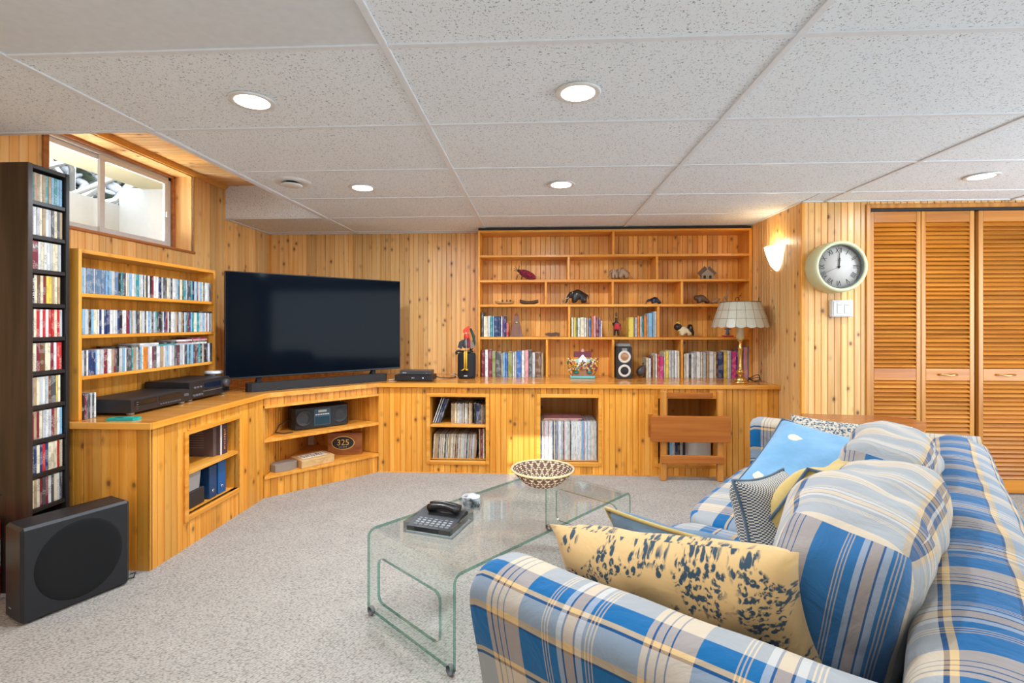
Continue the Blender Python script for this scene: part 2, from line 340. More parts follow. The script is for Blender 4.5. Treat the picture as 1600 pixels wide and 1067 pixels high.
def text(name, s, size, m, M, parent, ext=0.0006):
    c = bpy.data.curves.new(name, 'FONT'); c.body = s; c.size = size; c.extrude = ext; c.align_x = 'CENTER'; c.align_y = 'CENTER'
    c.materials.append(m); co = bpy.data.objects.new(name, c); me = bpy.data.meshes.new_from_object(co); bpy.data.objects.remove(co); bpy.data.curves.remove(c)
    o = bpy.data.objects.new(name, me); col.objects.link(o)
    if parent is not None: o.parent = parent; o.matrix_basis = parent_m(parent).inverted() @ M
    else: o.matrix_basis = M
    return o
def marks(name, n, size, m, M, parent, seed=0):
    """print too small to read in the photograph: a line of short strokes of uneven height and width"""
    rr = random.Random(seed + n); mb = MB(); w = size * .62; x = -w * n / 2
    for k in range(n):
        hgt = size * rr.choice([.5, .55, .75]); a = rr.uniform(.45, .8) * w
        mb.box(x, x + a * .3, -hgt / 2, hgt / 2, 0, .0005).box(x + a * .3, x + a, hgt * rr.choice([-.5, -.1, .3]), hgt * .5, 0, .0005); x += w
    mb.xf(M); return mb.build(name, m, parent)
def frame(o, ex, ey, ez):
    M = Matrix.Identity(4)
    for i, a in enumerate((ex, ey, ez)):
        a = Vector(a).normalized()
        for r in range(3): M[r][i] = a[r]
    M.translation = Vector(o); return M
ORD = ['first', 'second', 'third', 'fourth', 'fifth', 'sixth', 'seventh', 'eighth', 'ninth', 'tenth', 'eleventh', 'twelfth', 'thirteenth', 'fourteenth', 'fifteenth',
       'sixteenth', 'seventeenth', 'eighteenth', 'nineteenth', 'twentieth']
def ordn(k):
    if k < 20: return ORD[k]
    n = k + 1; t = n // 10; u = n % 10
    tens = {2: 'twenty', 3: 'thirty', 4: 'forty', 5: 'fifty', 6: 'sixty', 7: 'seventy', 8: 'eighty', 9: 'ninety'}
    if u == 0: return tens[t][:-1] + 'ieth'
    return tens[t] + '-' + ORD[u - 1]

# ------------------------------------------------------------------ pine boarding: one object per board
_pl = {}
def plank_mesh(w, h, m, bead=True):
    key = (round(w, 3), round(h, 3), m.name)
    if key in _pl: return _pl[key]
    g = 0.0036
    if w > 0.07 and bead: prof = [(0, .007), (g, 0), (w / 2 - .003, 0), (w / 2, .005), (w / 2 + .003, 0), (w - g, 0), (w, .007), (w, .012), (0, .012)]
    else: prof = [(0, .005), (min(g, w / 4), 0), (w - min(g, w / 4), 0), (w, .005), (w, .012), (0, .012)]
    mb = MB(); mb.prism([(a, b) for a, b in prof], 0, h)
    me = mb.mesh('plank', m); _pl[key] = me; return me
def planks(parent, p0, p1, z0, z1, m, w=0.088, holes=(), ztop=None, name='plank'):
    """vertical boards along p0 -> p1 (faces look to the right-hand side of that direction)"""
    p0 = Vector((*p0, 0)); p1 = Vector((*p1, 0)); L = (p1 - p0).length; d = (p1 - p0) / L; ang = math.atan2(d.y, d.x)
    cuts = [0.0]; s = w
    while s < L - 0.01: cuts.append(s); s += w
    cuts.append(L)
    for a, b, _, _ in holes: cuts += [c for c in (a, b) if 0.004 < c < L - 0.004]
    cuts = sorted(set(round(c, 4) for c in cuts)); inv = parent_m(parent).inverted()
    for a, b in zip(cuts, cuts[1:]):
        if b - a < 0.006: continue
        mid = (a + b) / 2; segs = [(z0, z1)]
        for ha, hb, h0, h1 in holes:
            if ha < mid < hb:
                ns = []
                for q0, q1 in segs:
                    if h0 > q0: ns.append((q0, min(q1, h0)))
                    if h1 < q1: ns.append((max(q0, h1), q1))
                segs = ns
        for q0, q1 in segs:
            if q1 - q0 < 0.01: continue
            o = bpy.data.objects.new(name, plank_mesh(b - a, q1 - q0, m)); col.objects.link(o); o.parent = parent
            o.matrix_basis = inv @ (Matrix.Translation(p0 + d * a + Vector((0, 0, q0))) @ Matrix.Rotation(ang, 4, 'Z'))

# ================================================================== THE ROOM
C = 2.0; XL = -2.50; YB = 4.55; XA = 1.83; YC = 3.52; XR = 4.3; YR = -.55
struct('floor', MB().box(XL - .1, XR, YR, YB + .1, -.05, 0), M_carpet)

# walls (boards are 12 mm thick and stand in front of the wall slab)
wb = struct('wall_back', MB().box(XL - .02, XA + .1, YB + .012, YB + .1, 0, 2.35), P_wall)
planks(wb, (XL, YB), (XA, YB), 0.0, C, P_wall)
wy0, wy1, wz0, wz1 = 2.42, 3.50, 1.69, 2.235
wlf = MB()
wlf.box(XL - .16, XL - .012, YR, wy0 - .014, 0, 2.35).box(XL - .16, XL - .012, wy1 + .014, YB + .1, 0, 2.35).box(XL - .16, XL - .012, wy0 - .014, wy1 + .014, 0, wz0 - .018).box(XL - .16, XL - .012, wy0 - .014, wy1 + .014, wz1 + .014, 2.35)
wl_ = struct('wall_left', wlf, P_wall)
LY0 = 1.4
planks(wl_, (XL, LY0), (XL, YB), 0, 2.28, P_wall, holes=[(wy0 - LY0, wy1 - LY0, wz0, wz1)])
wa = struct('wall_alcove', MB().box(XA + .012, XA + .07, YC + .012, YB + .1, 0, 2.1), P_wall)
planks(wa, (XA, YB), (XA, YC), 0, C, P_wall)
DX0, DX1 = 2.285, 3.70
wc = struct('wall_closet', MB().box(XA + .005, DX0, YC + .012, YC + .08, 0, 2.1).box(DX0, XR, YC + .012, YC + .08, 1.955, 2.1).box(3.72, XR, YC + .012, YC + .08, 0, 2.1), P_wall)
planks(wc, (XA, YC), (XR, YC), 0, C, P_wall, holes=[(DX0 - XA, 3.72 - XA, 0, 1.955)])
struct('wall_right', MB().box(XR, XR + .1, YR, YC + .1, 0, 2.1), mat('painted_wall', (0.75, 0.68, 0.55), 0.8))
rw = MB(); sx0, sx1, sz0, sz1 = -0.07, 0.33, 1.40, 1.975
for x0, x1, z0, z1 in ((XL - .1, sx0, 0, 2.1), (sx1, XR, 0, 2.1), (sx0, sx1, 0, sz0), (sx0, sx1, sz1, 2.1)): rw.box(x0, x1, YR - .1, YR, z0, z1)
struct('wall_rear', rw, mat('painted_wall', (0.75, 0.68, 0.55), 0.8))
w2 = struct('window_2', MB().box(sx0, sx1, YR - .08, YR - .05, sz0, sz0 + .03).box(sx0, sx1, YR - .08, YR - .05, sz1 - .03, sz1).box(sx0, sx0 + .03, YR - .08, YR - .05, sz0, sz1)
            .box(sx1 - .03, sx1, YR - .08, YR - .05, sz0, sz1).box(sx0, sx1, YR - .08, YR - .05, 1.70, 1.73), white_p)
# corner post strips
struct('trim_1', MB().cbox(XA - .004, XA + .022, YC - .006, YC + .02, 0, C), P_z)
struct('trim_2', MB().box(XL, XL + .012, YB - .014, YB - .002, .7, C), P_z)

# ceiling: tiles laid in a T-bar grid
ceil = struct('ceiling', MB().box(XL - .1, XR, YR, 2.08, 2.06, 2.10).box(-1.665, XR, 2.08, YB + .1, 2.06, 2.10).box(XL - .1, -1.665, 3.90, YB + .1, 2.06, 2.10)
              .box(XL - .1, -1.6, 2.06, 3.95, 2.30, 2.34), mat('ceiling_deck', (0.7, 0.7, 0.7), 0.9))
CX = [XL, -1.665, -.459, .763, 1.983, 3.203, XR]; CY = [YR, -.32, .28, .88, 1.48, 2.08, 2.675, 3.27, 3.87, 4.46, YB]
def in_room(i, j):
    xm = (CX[i] + CX[i + 1]) / 2; ym = (CY[j] + CY[j + 1]) / 2
    if xm < -1.665 and 2.08 < ym < 3.87: return False
    return True
POTS = [(-1.07, 1.82), (.151, 1.81), (-1.07, 3.01), (.15, 3.0), (2.53, 2.95), (-1.07, .6), (.15, .6), (2.53, 1.76), (2.53, .58)]
for i in range(6):
    for j in range(len(CY) - 1):
        if not in_room(i, j): continue
        x0, x1, y0, y1 = CX[i], CX[i + 1], CY[j], CY[j + 1]
        if y0 >= 3.87 - 1e-6 and x0 > 1.7: continue
        if y0 > 3.8 and x1 > XA: x1 = XA
        if x0 > XA and y1 > YC: y1 = YC
        if x0 < XA < x1 and y1 > YC and y0 < YC:
            a, b, t = x0, x1, y1
            o = struct('ceiling_tile', MB().cbox(XA + .004, b - .004, y0 + .004, YC - .002, C + .006, C + .02, .002), M_tile, ceil)
            x1 = XA
        if y1 - y0 < .02 or x1 - x0 < .02: continue
        m = M_smooth if (i == 1 and j == 3) else M_tile
        struct('ceiling_tile', MB().cbox(x0 + .004, x1 - .004, y0 + .004, y1 - .004, C + .006, C + .02, .002), m, ceil)
# grid bars
for x in CX[1:-1]:
    y1 = YB if x < XA else YC
    struct('grid_bar', MB().cbox(x - .012, x + .012, YR, y1, C, C + .012, .0015), white_paint, ceil)
for y in CY[1:-1]:
    x1 = XA if y > YC else XR; x0 = XL if not (2.08 < y < 3.86) else -1.665
    struct('grid_bar', MB().cbox(x0, x1, y - .011, y + .011, C + .001, C + .013, .0015), white_paint, ceil)
wa_tr = MB().box(XL, XA, YB - .02, YB, C, C + .01).box(XA - .02, XA, YC, YB, C, C + .01).box(XA, XR, YC - .02, YC, C, C + .01).box(XL, XL + .02, 3.87, YB, C, C + .01)
struct('wall_angle', wa_tr, white_paint, ceil)
# raised bay in front of the window, lined with pine boards
struct('bay_side', MB().box(-1.680, -1.668, 2.08, 3.88, C + .008, 2.29), M_tile, ceil)
struct('bay_end_tile', MB().cbox(XL, -1.66, 3.875, 3.89, C + .004, 2.275, .002), M_tile, ceil)
struct('bay_end', MB().box(XL, -1.66, 2.06, 2.072, C + .008, 2.29), M_tile, ceil)
inv0 = parent_m(ceil).inverted()
yy = 2.08
while yy < 3.87:
    w = min(.088, 3.87 - yy)
    o = bpy.data.objects.new('ceiling_board', plank_mesh(w, XL * -1 - 1.68 + 0.0, P_wall)); col.objects.link(o); o.parent = ceil
    # board lies along X, face down
    o.matrix_basis = frame((-1.68, yy, 2.268), (0, 1, 0), (0, 0, 1), (-1, 0, 0)) @ Matrix.Identity(4)
    if o.matrix_basis.determinant() < 0: o.matrix_basis = frame((XL, yy, 2.268), (0, 1, 0), (0, 0, 1), (1, 0, 0))
    yy += .088
struct('trim_3', MB().prism([(XL + .001, 2.267), (XL + .032, 2.267), (XL + .026, 2.25), (XL + .012, 2.238), (XL + .001, 2.236)], 2.09, 3.86, 'y'), P_y)
struct('trim_4', MB().cbox(-1.69, -1.655, 2.08, 3.88, C - .003, C + .02, .002), white_paint)

# window over the CD rack
w1 = struct('window_1', MB().box(XL - .20, XL - .16, wy0, wy1, wz0, wz0 + .035).box(XL - .20, XL - .16, wy0, wy1, wz1 - .035, wz1).box(XL - .20, XL - .16, wy0, wy0 + .035, wz0, wz1)
            .box(XL - .20, XL - .16, wy1 - .035, wy1, wz0, wz1), white_p)
ym = 2.93
sash = MB()
for a, b, xx in ((wy0 + .035, ym + .03, XL - .19), (ym - .025, wy1 - .035, XL - .172)):
    s_ = MB()
    for q in ((a, b, wz0 + .035, wz0 + .065), (a, b, wz1 - .065, wz1 - .035), (a, a + .03, wz0 + .065, wz1 - .065), (b - .03, b, wz0 + .065, wz1 - .065)):
        s_.cbox(xx - .010, xx + .010, q[0], q[1], q[2], q[3], .002)
    so = struct('window_sash', s_, white_p, w1)
    struct('pane', MB().box(xx - .003, xx + .003, a + .025, b - .025, wz0 + .06, wz1 - .06), G_pane, so)
struct('window_latch', MB().cbox(XL - .165, XL - .15, wy1 - .062, wy1 - .045, 1.93, 1.97), white_p, w1)
struct('window_jamb', MB().box(XL - .16, XL, wy1, wy1 + .014, wz0, wz1).box(XL - .16, XL, wy0 - .014, wy0, wz0, wz1).box(XL - .16, XL, wy0, wy1, wz1, wz1 + .014), P_wall, w1)
struct('window_sill', MB().cbox(XL - .16, XL + .012, wy0 - .01, wy1 + .012, wz0 - .018, wz0, .003), P_red, w1)
struct('window_trim', MB().cbox(XL - .158, XL - .135, wy1 - .016, wy1, wz0, wz1, .002).cbox(XL - .158, XL - .135, wy0, wy1, wz1 - .016, wz1, .002).cbox(XL - .0, XL + .012, wy0 - .03, wy0, wz0, wz1, .002), P_red, w1)

# outside the window: pale well wall, overhang, snowy shrubs
M_out = mat('pale_stucco', (0.60, 0.62, 0.63), 0.9)
struct('wall_outside_and_sun_block', MB().box(-3.62, -3.5, 1.6, 5.2, 1.2, 2.16).box(-3.5, -2.72, 4.0, 4.1, 1.2, 2.30).box(-3.7, -2.9, 1.1, 1.25, 1.2, 3.5), M_out)  # last box: unseen pier added to keep the sun off the end wall
struct('trim_5', MB().box(-3.3, -2.63, 1.2, 5.6, 2.29, 2.33), mat('tan_soffit', (0.42, 0.38, 0.24), 0.8))
struct('ground_outside', MB().box(-3.5, -2.67, 0, 5.2, 1.15, 1.2).box(-12, -3.62, 0, 12, 2.05, 2.1), mat('snow', (0.85, 0.88, 0.92), 0.8))
bark = mat('snow_dusted_bark', (0.22, 0.21, 0.19), 0.9); snow = mat('snow', (0.85, 0.88, 0.92), 0.8); leafm = mat('dark_evergreen', (0.05, 0.08, 0.05), 0.9)
for k, (cx, cy, lab) in enumerate(((-4.8, 4.5, 'snow-covered shrub with tangled pale branches seen through the left window pane'), (-5.6, 7.0, 'snow-dusted dark evergreen shrub seen through the right window pane'))):
    t = thing('snowy_shrub', lab, 'shrub', (cx, cy, 2.1))
    b1 = MB(); b2 = MB(); rnd = random.Random(k + 3)
    for q in range(46):
        a = rnd.uniform(-1, 1); p = Vector((cx + rnd.uniform(-.3, .3), cy + rnd.uniform(-.7, .7), 2.1)); pts = [p.copy()]
        d = Vector((rnd.uniform(-.5, .5), rnd.uniform(-.9, .9), rnd.uniform(.5, 1)))
        for s in range(6):
            d += Vector((rnd.uniform(-.4, .4), rnd.uniform(-.5, .5), rnd.uniform(-.25, .25))); p = p + d.normalized() * .30; p.z = max(p.z, 2.15); p.y = min(max(p.y, cy - 1.1), cy + 1.1); pts.append(p.copy())
        r0 = rnd.uniform(.02, .04)
        b1.tube(pts, [r0 * (1 - .12 * s) for s in range(7)], 5); b2.tube([x + Vector((0, 0, r0 * .8)) for x in pts[1:]], r0 * .9, 5)
    b1.build('branches', bark, t)['kind'] = 'stuff'; b2.build('snow_on_branches', snow, t)['kind'] = 'stuff'
    b3 = MB()
    for q in range(1500):
        c = (cx - .4 + rnd.uniform(-.35, .35), cy + rnd.uniform(-1.1, 1.1), 2.15 + rnd.uniform(0, 1.5 + .5 * k)); b3.ball(c, (rnd.uniform(.03, .08), rnd.uniform(.05, .12), rnd.uniform(.02, .05)), 5, rnd.choice([0, 0, 0, 1, 1]))
    b3.build('foliage', [leafm, snow], t)['kind'] = 'stuff'

# ceiling lights and vent
lens = mat('lit_lens', (1, 1, 1), 0.4, emit=(1, 0.97, 0.92), es=9)
names = {0: 'slim round ceiling light above the television corner, nearest the camera', 1: 'slim round ceiling light nearest the camera over the glass table', 2: 'small round ceiling light beside the round ceiling vent',
         3: 'small round ceiling light above the bookcase side of the room', 4: 'round ceiling light in front of the louvered closet'}
for k, (x, y) in enumerate(POTS):
    lab = names.get(k, 'round ceiling light overhead, %s' % ['left of the camera', 'above the near sofa arm', 'right of the sofa', 'above the sofa back, right'][k - 5] if k > 4 else '')
    t = thing('ceiling_light', lab, 'ceiling light', (x, y, C), group='round recessed ceiling lights')
    MB().lathe([(.060, .000), (.078, -.003), (.082, -.001), (.083, .004), (.060, .006)], (x, y, C), 32).build('light_rim', white_p, t)
    MB().lathe([(0, -.0015), (.060, -.0015), (.060, .004), (0, .004)], (x, y, C), 32).build('lens', lens, t)
    light('lamp_glow', 'AREA', (x, y, C - .012), (0, 0, 0), power=POT_W * (.5 if y < 1 else .55 if x > 2 else 1.5 if y > 2.5 else 1), size=.11, shape='DISK', color=(.80, .90, 1.0))
t = thing('ceiling_vent', 'round white ceiling vent with a raised centre disc', 'vent', (-1.447, 2.87, C))
MB().lathe([(.045, .0), (.085, -.006), (.105, -.004), (.112, .006), (.05, .006)], (-1.447, 2.87, C), 32).build('vent_rim', white_p, t)
MB().lathe([(0, -.022), (.05, -.022), (.060, -.018), (.060, -.014), (0, -.010)], (-1.447, 2.87, C), 32).build('vent_disc', white_p, t)
MB().lathe([(0, -.011), (.03, -.011), (.03, .003), (0, .003)], (-1.447, 2.87, C), 16).build('vent_stem', black_m, t)

# ================================================================== CLOSET DOORS
def closet_door(n, x0, x1, handle, hinge_gap=0):
    yf = YC + .012; z0, z1 = .012, 1.935
    dn = struct('door_%d' % n, MB().cbox(x0, x0 + .030, yf, yf + .03, z0, z1, .002).cbox(x1 - .030, x1, yf, yf + .03, z0, z1, .002), P_louvz)
    for a, b in ((z0, z0 + .09), (.775, .858), (z1 - .075, z1)): struct('rail', MB().cbox(x0 + .03, x1 - .03, yf + .001, yf + .028, a, b, .002), P_louv, dn)
    zz = []; s = z0 + .10
    while s < .772: zz.append(s); s += .0293
    s = .868
    while s < z1 - .08: zz.append(s); s += .0293
    me = None; w = x1 - x0 - .06
    for z in zz:
        if me is None:
            mb = MB(); mb.prism([(-.002, .000), (.004, -.003), (.026, .024), (.021, .029)], 0, w, 'x'); me = mb.mesh('slat', P_louv)
        o = bpy.data.objects.new('slat', me); col.objects.link(o); o.parent = dn; o.location = (x0 + .03, yf, z - .003)
    if handle:
        h = MB(); xc = (x0 + x1) / 2; zc = .815
        h.tube([(xc - .062, yf - .001, zc), (xc - .048, yf - .016, zc + .004), (xc, yf - .022, zc - .004), (xc + .048, yf - .016, zc + .004), (xc + .062, yf - .001, zc)], [.007, .005, .006, .005, .007], 8)
        h.build('door_handle', brass, dn)
closet_door(1, 2.292, 2.632, False); closet_door(2, 2.636, 2.984, True); closet_door(3, 3.012, 3.36, True); closet_door(4, 3.364, 3.712, False)
struct('door_frame', MB().cbox(DX0 - .028, DX0, YC - .012, YC + .05, 0, 1.983, .003).cbox(DX0, 3.75, YC - .012, YC + .05, 1.955, 1.983, .003).cbox(3.72, 3.75, YC - .012, YC + .05, 0, 1.955, .003), P_louvz)['kind'] = 'structure'
struct('trim_6', MB().box(DX0, 3.72, YC + .01, YC + .045, 1.938, 1.955), black_m)
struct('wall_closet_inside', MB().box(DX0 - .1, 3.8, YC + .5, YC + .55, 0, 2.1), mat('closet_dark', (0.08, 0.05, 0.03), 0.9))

# ================================================================== BUILT-IN CABINETS AND WORKTOP
ZT = .700; AX, AY = -1.815, 3.22; BX, BY = -1.242, 3.835; CF = 3.84; CE = 2.25
# worktop
ovh = .018
poly = [(XL + .001, CE - .02), (AX + ovh, CE - .02), (AX + ovh, AY - .004), (BX + .01, BY - ovh - .002), (XA - .002, CF - ovh - .002), (XA - .002, YB - .002), (XL + .001, YB - .002)]
t = thing('worktop', 'continuous varnished pine worktop running along the left and back cabinets', 'worktop', (0, 4.2, ZT))
MB().prism(poly, ZT - .026, ZT).build('worktop_slab', P_top, t)
MB().cbox(XL, AX + ovh + .006, CE - .028, CE - .02, ZT - .03, ZT + .001, .002).build('edge_strip', P_x, t)
MB().obox((AX + ovh + .003, CE - .02, ZT - .014), (AX + ovh + .003, AY - .003, ZT - .014), .008, .030).build('edge_strip', P_y, t)
MB().obox((BX + .012, BY - ovh - .006, ZT - .014), (XA - .004, CF - ovh - .006, ZT - .014), .008, .030).build('edge_strip', P_x, t)
MB().obox((AX + ovh + .003, AY - .006, ZT - .014), (BX + .014, BY - ovh - .006, ZT - .014), .008, .030).build('edge_strip', P_y, t)
ZC = ZT - .027
# left cabinet
lc = thing('left_cabinet', 'knotty pine cabinet under the left worktop beside the subwoofer', 'cabinet', (-2.15, 2.7, 0))
oy0 = PX(292.9, 750, AX).y; oy1 = PX(372.5, 700, AX).y; oz0 = .165; oz1 = .585
car = MB(); car.box(AX - .014 - .01, AX - .012, CE + .012, oy0, 0, ZC).box(AX - .024, AX - .012, oy1, AY, 0, ZC).box(AX - .024, AX - .012, oy0, oy1, 0, oz0).box(AX - .024, AX - .012, oy0, oy1, oz1, ZC)
car.box(XL + .01, AX - .012, CE + .012, CE + .024, 0, ZC)
car.box(XL + .02, AX - .02, oy0 - .012, oy0, oz0 - .01, oz1 + .01).box(XL + .02, AX - .02, oy1, oy1 + .012, oz0 - .01, oz1 + .01).box(XL + .02, AX - .02, oy0, oy1, oz1, oz1 + .01)
car.box(XL + .02, XL + .03, oy0, oy1, oz0, oz1)
car.build('body', P_cab, lc)
planks(lc, (AX, CE), (AX, AY), 0, ZC, P_cab, holes=[(oy0 - CE, oy1 - CE, oz0, oz1)])
planks(lc, (XL, CE), (AX, CE), 0, ZC, P_cab)
MB().box(XL + .03, AX + .004, oy0, oy1, oz0 - .016, oz0).build('bottom_board', P_y, lc)
zs = PX(293.5, 745, AX)[2]
MB().cbox(XL + .05, AX - .002, oy0, oy1, .372, .392, .002).build('shelf', P_y, lc)
fr = MB()
for q in ((oy0 - .028, oy0, oz0 - .03, oz1 + .02), (oy1, oy1 + .006, oz0 - .03, oz1 + .02), (oy0, oy1, oz0 - .028, oz0 - .003), (oy0, oy1, oz1, oz1 + .028)): fr.cbox(AX, AX + .010, q[0], q[1], q[2], q[3], .002)
fr.build('opening_frame', P_y, lc)
# corner unit
cu = thing('corner_shelf_unit', 'diagonal open pine corner unit with three shelves under the television', 'shelf unit', (-1.6, 3.6, 0))
K = Vector((-1.93, 4.12, 0)); A = Vector((AX, AY, 0)); B = Vector((BX, BY, 0)); dAB = (B - A).normalized(); nAB = Vector((dAB.y, -dAB.x, 0))
planks(cu, (A + nAB * 0).xy, B.xy, .615, ZC, P_cab, w=.044)
planks(cu, A.xy, B.xy, 0, .128, P_cab, w=.044)
def tri_board(z0, z1, out, nm):
    a = A + nAB * out; b = B + nAB * out
    MB().prism([(a.x, a.y), (b.x, b.y), (B.x - .004, B.y + .003), (K.x, K.y), (A.x + .004, A.y + .006)][:5], z0, z1).build(nm, P_x, cu)
tri_board(.600, .615, .016, 'shelf'); tri_board(.372, .392, .012, 'shelf'); tri_board(.128, .147, .014, 'shelf')
planks(cu, (A.x, A.y + .01), (K.x - .01, K.y), .147, .60, P_cab)
planks(cu, (K.x, K.y), (B.x + .005, B.y + .012), .147, .60, P_cab)
MB().cbox(K.x + .015, K.x + .065, K.y - .05, K.y - .015, .147, .372, .004).build('post', mat('pale_post', (.62, .5, .38), .6), cu)
MB().prism([(A.x - .03, A.y + .02), (K.x - .03, K.y + .03), (B.x, B.y + .03), (B.x - .01, B.y + .02), (K.x, K.y + .016), (A.x - .01, A.y + .02)], 0.0, ZC).build('body', P_cab, cu)
# back cabinet
bc = thing('back_cabinet', 'long knotty pine base cabinet with three square openings below the bookcase', 'cabinet', (.3, 4.1, 0))
OP = [(672, 759, 620, 718), (844.5, 935, 621, 723), (1028, 1122, 622, 725)]
holes = []
for x0, x1, y0, y1 in OP:
    a = PY(x0, y0, CF); b = PY(x1, y1, CF); holes.append((a.x, b.x, b.z, a.z))
zb = sum(h[2] for h in holes) / 3; zt = sum(h[3] for h in holes) / 3
holes = [(h[0], h[1], zb, zt) for h in holes]
planks(bc, (BX, CF), (XA, CF), 0, ZC, P_cab, holes=[(h[0] - BX, h[1] - BX, h[2], h[3]) for h in holes])
cb = MB(); xs = [BX + .03] + [v for h in holes for v in h[:2]] + [XA - .002]
for i in range(0, len(xs), 2): cb.box(xs[i], xs[i + 1], CF + .012, CF + .022, 0, ZC)
for h in holes:
    cb.box(h[0], h[1], CF + .012, CF + .022, 0, h[2]).box(h[0], h[1], CF + .012, CF + .022, h[3], ZC)
    cb.box(h[0] - .012, h[0], CF + .02, 4.3, h[2] - .01, h[3] + .01).box(h[1], h[1] + .012, CF + .02, 4.3, h[2] - .01, h[3] + .01)
    cb.box(h[0], h[1], CF + .02, 4.3, h[3], h[3] + .01).box(h[0], h[1], 4.29, 4.3, h[2], h[3])
cb.build('body', P_cab, bc)
for h in holes:
    MB().box(h[0], h[1], CF - .004, 4.29, h[2] - .014, h[2]).build('bottom_board', P_x, bc)
    fr = MB()
    for q in ((h[0] - .028, h[0], h[2] - .03, h[3] + .028), (h[1], h[1] + .026, h[2] - .03, h[3] + .028), (h[0], h[1], h[2] - .034, h[2] - .006), (h[0], h[1], h[3], h[3] + .028)):
        fr.cbox(q[0], q[1], CF - .010, CF, q[2], q[3], .002)
    fr.build('opening_frame', P_x, bc)
zsh = PY(700, 664, CF).z
MB().cbox(holes[0][0], holes[0][1], CF + .004, 4.28, zsh - .018, zsh, .002).build('shelf', P_x, bc)
struct('baseboard_right', MB().box(BX, XA, CF - .004, CF, 0, .006), P_x)

# ================================================================== BOOKCASE
BF = 4.30; BD = YB - .002
bk = thing('bookcase', 'wall-wide open pine bookcase with staggered dividers above the back worktop', 'bookcase', (.68, 4.43, ZT))
bx0 = PY(746.8, 500, BF).x; bx1 = PY(1179, 500, BF).x - .003; bx1 = min(bx1, XA - .003)
SH = [PY(900, y, BF).z for y in (397.5, 436.7, 475.3, 526.6)]   # shelf tops
TOPZ = PY(900, 358.5, BF).z; tk = .021
rows = [(SH[0], TOPZ - .02), (SH[1], SH[0] - tk), (SH[2], SH[1] - tk), (SH[3], SH[2] - tk), (ZT, SH[3] - tk)]
MB().cbox(bx0, bx0 + .018, BF, BD, ZT, TOPZ, .002).build('side_panel', P_z, bk)
MB().cbox(bx1 - .022, bx1, BF, BD, ZT, TOPZ, .002).build('side_panel', P_z, bk)
MB().cbox(bx0 + .018, bx1 - .022, BF, BD, TOPZ - .02, TOPZ, .002).build('top_board', P_x, bk)
for z in SH: MB().cbox(bx0 + .018, bx1 - .022, BF, BD, z - tk, z, .002).build('shelf', P_x, bk)
DV = [[958.5], [888.5, 1027], [852.8, 957.5, 1066], [889.5, 1029], [854.5, 958.3, 1066]]
for (z0, z1), xs in zip(rows, DV):
    for x in xs:
        X = PY(x, 480, BF).x; MB().cbox(X - .010, X + .010, BF + .004, BD, z0, z1, .002).build('divider', P_z, bk)
planks(bk, (bx0 + .018, BD - .014), (bx1 - .022, BD - .014), ZT, TOPZ - .02, P_back)
struct('bookcase_gap_shade', MB().box(bx0, bx1, BF + .02, BD, TOPZ + .002, C - .002), black_m)  # black filler, the shade of the open gap above the bookcase put in as colour
def shelf_x(px, Y=4.36): return PY(px, 500, Y).x

# ================================================================== CASES, BOOKS, RECORDS
PAL = {'white': (.78, .78, .76), 'pale grey': (.55, .56, .57), 'black': (.02, .02, .022), 'charcoal': (.08, .08, .09), 'navy': (.02, .04, .14), 'blue': (.04, .15, .45), 'sky blue': (.25, .48, .68),
       'teal': (.03, .28, .30), 'red': (.55, .03, .03), 'maroon': (.22, .02, .04), 'orange': (.75, .22, .03), 'yellow': (.80, .60, .10), 'cream': (.80, .72, .52), 'tan': (.48, .33, .19),
       'brown': (.16, .07, .03), 'olive': (.22, .24, .05), 'pink': (.72, .35, .38), 'purple': (.20, .06, .24), 'green': (.05, .25, .10), 'magenta': (.60, .03, .22), 'slate': (.12, .20, .32)}
def spine_mat(cn):
    """printed spine: ground colour with small procedural lettering-like flecks along the height"""
    key = 'spine_' + cn.replace(' ', '_')
    if key in MATS: return MATS[key]
    m, n, l, b = nt(key); b.inputs['Roughness'].default_value = .35; c = PAL[cn]; lum = sum(c) / 3
    ink = (.03, .03, .04) if lum > .3 else (.75, .72, .66)
    tc = n.new('ShaderNodeTexCoord'); oi = n.new('ShaderNodeObjectInfo'); mu = n.new('ShaderNodeMath'); mu.operation = 'MULTIPLY'; mu.inputs[1].default_value = 41; l.new(oi.outputs['Random'], mu.inputs[0])
    ad = n.new('ShaderNodeVectorMath'); ad.operation = 'ADD'; l.new(tc.outputs['Object'], ad.inputs[0]); l.new(mu.outputs[0], ad.inputs[1])
    a = n.new('ShaderNodeTexNoise'); a.inputs['Scale'].default_value = 26; a.inputs['Detail'].default_value = 0; l.new(ad.outputs[0], a.inputs['Vector'])
    v = n.new('ShaderNodeTexNoise'); v.inputs['Scale'].default_value = 420; v.inputs['Detail'].default_value = 1; l.new(ad.outputs[0], v.inputs['Vector'])
    r1 = ramp(n, [(.50, (0, 0, 0)), (.54, (1, 1, 1))]); l.new(a.outputs[0], r1.inputs[0]); r2 = ramp(n, [(.50, (0, 0, 0)), (.56, (.5, .5, .5))]); l.new(v.outputs[0], r2.inputs[0])
    mm = n.new('ShaderNodeMath'); mm.operation = 'MULTIPLY'; l.new(r1.outputs[0], mm.inputs[0]); l.new(r2.outputs[0], mm.inputs[1])
    mx = n.new('ShaderNodeMix'); mx.data_type = 'RGBA'; l.new(mm.outputs[0], mx.inputs[0]); mx.inputs[6].default_value = (*c, 1); mx.inputs[7].default_value = (*ink, 1)
    l.new(mx.outputs[2], b.inputs['Base Color']); MATS[key] = m; return m
page_m = mat('paper_pages', (.78, .72, .60), .9)
_case = {}
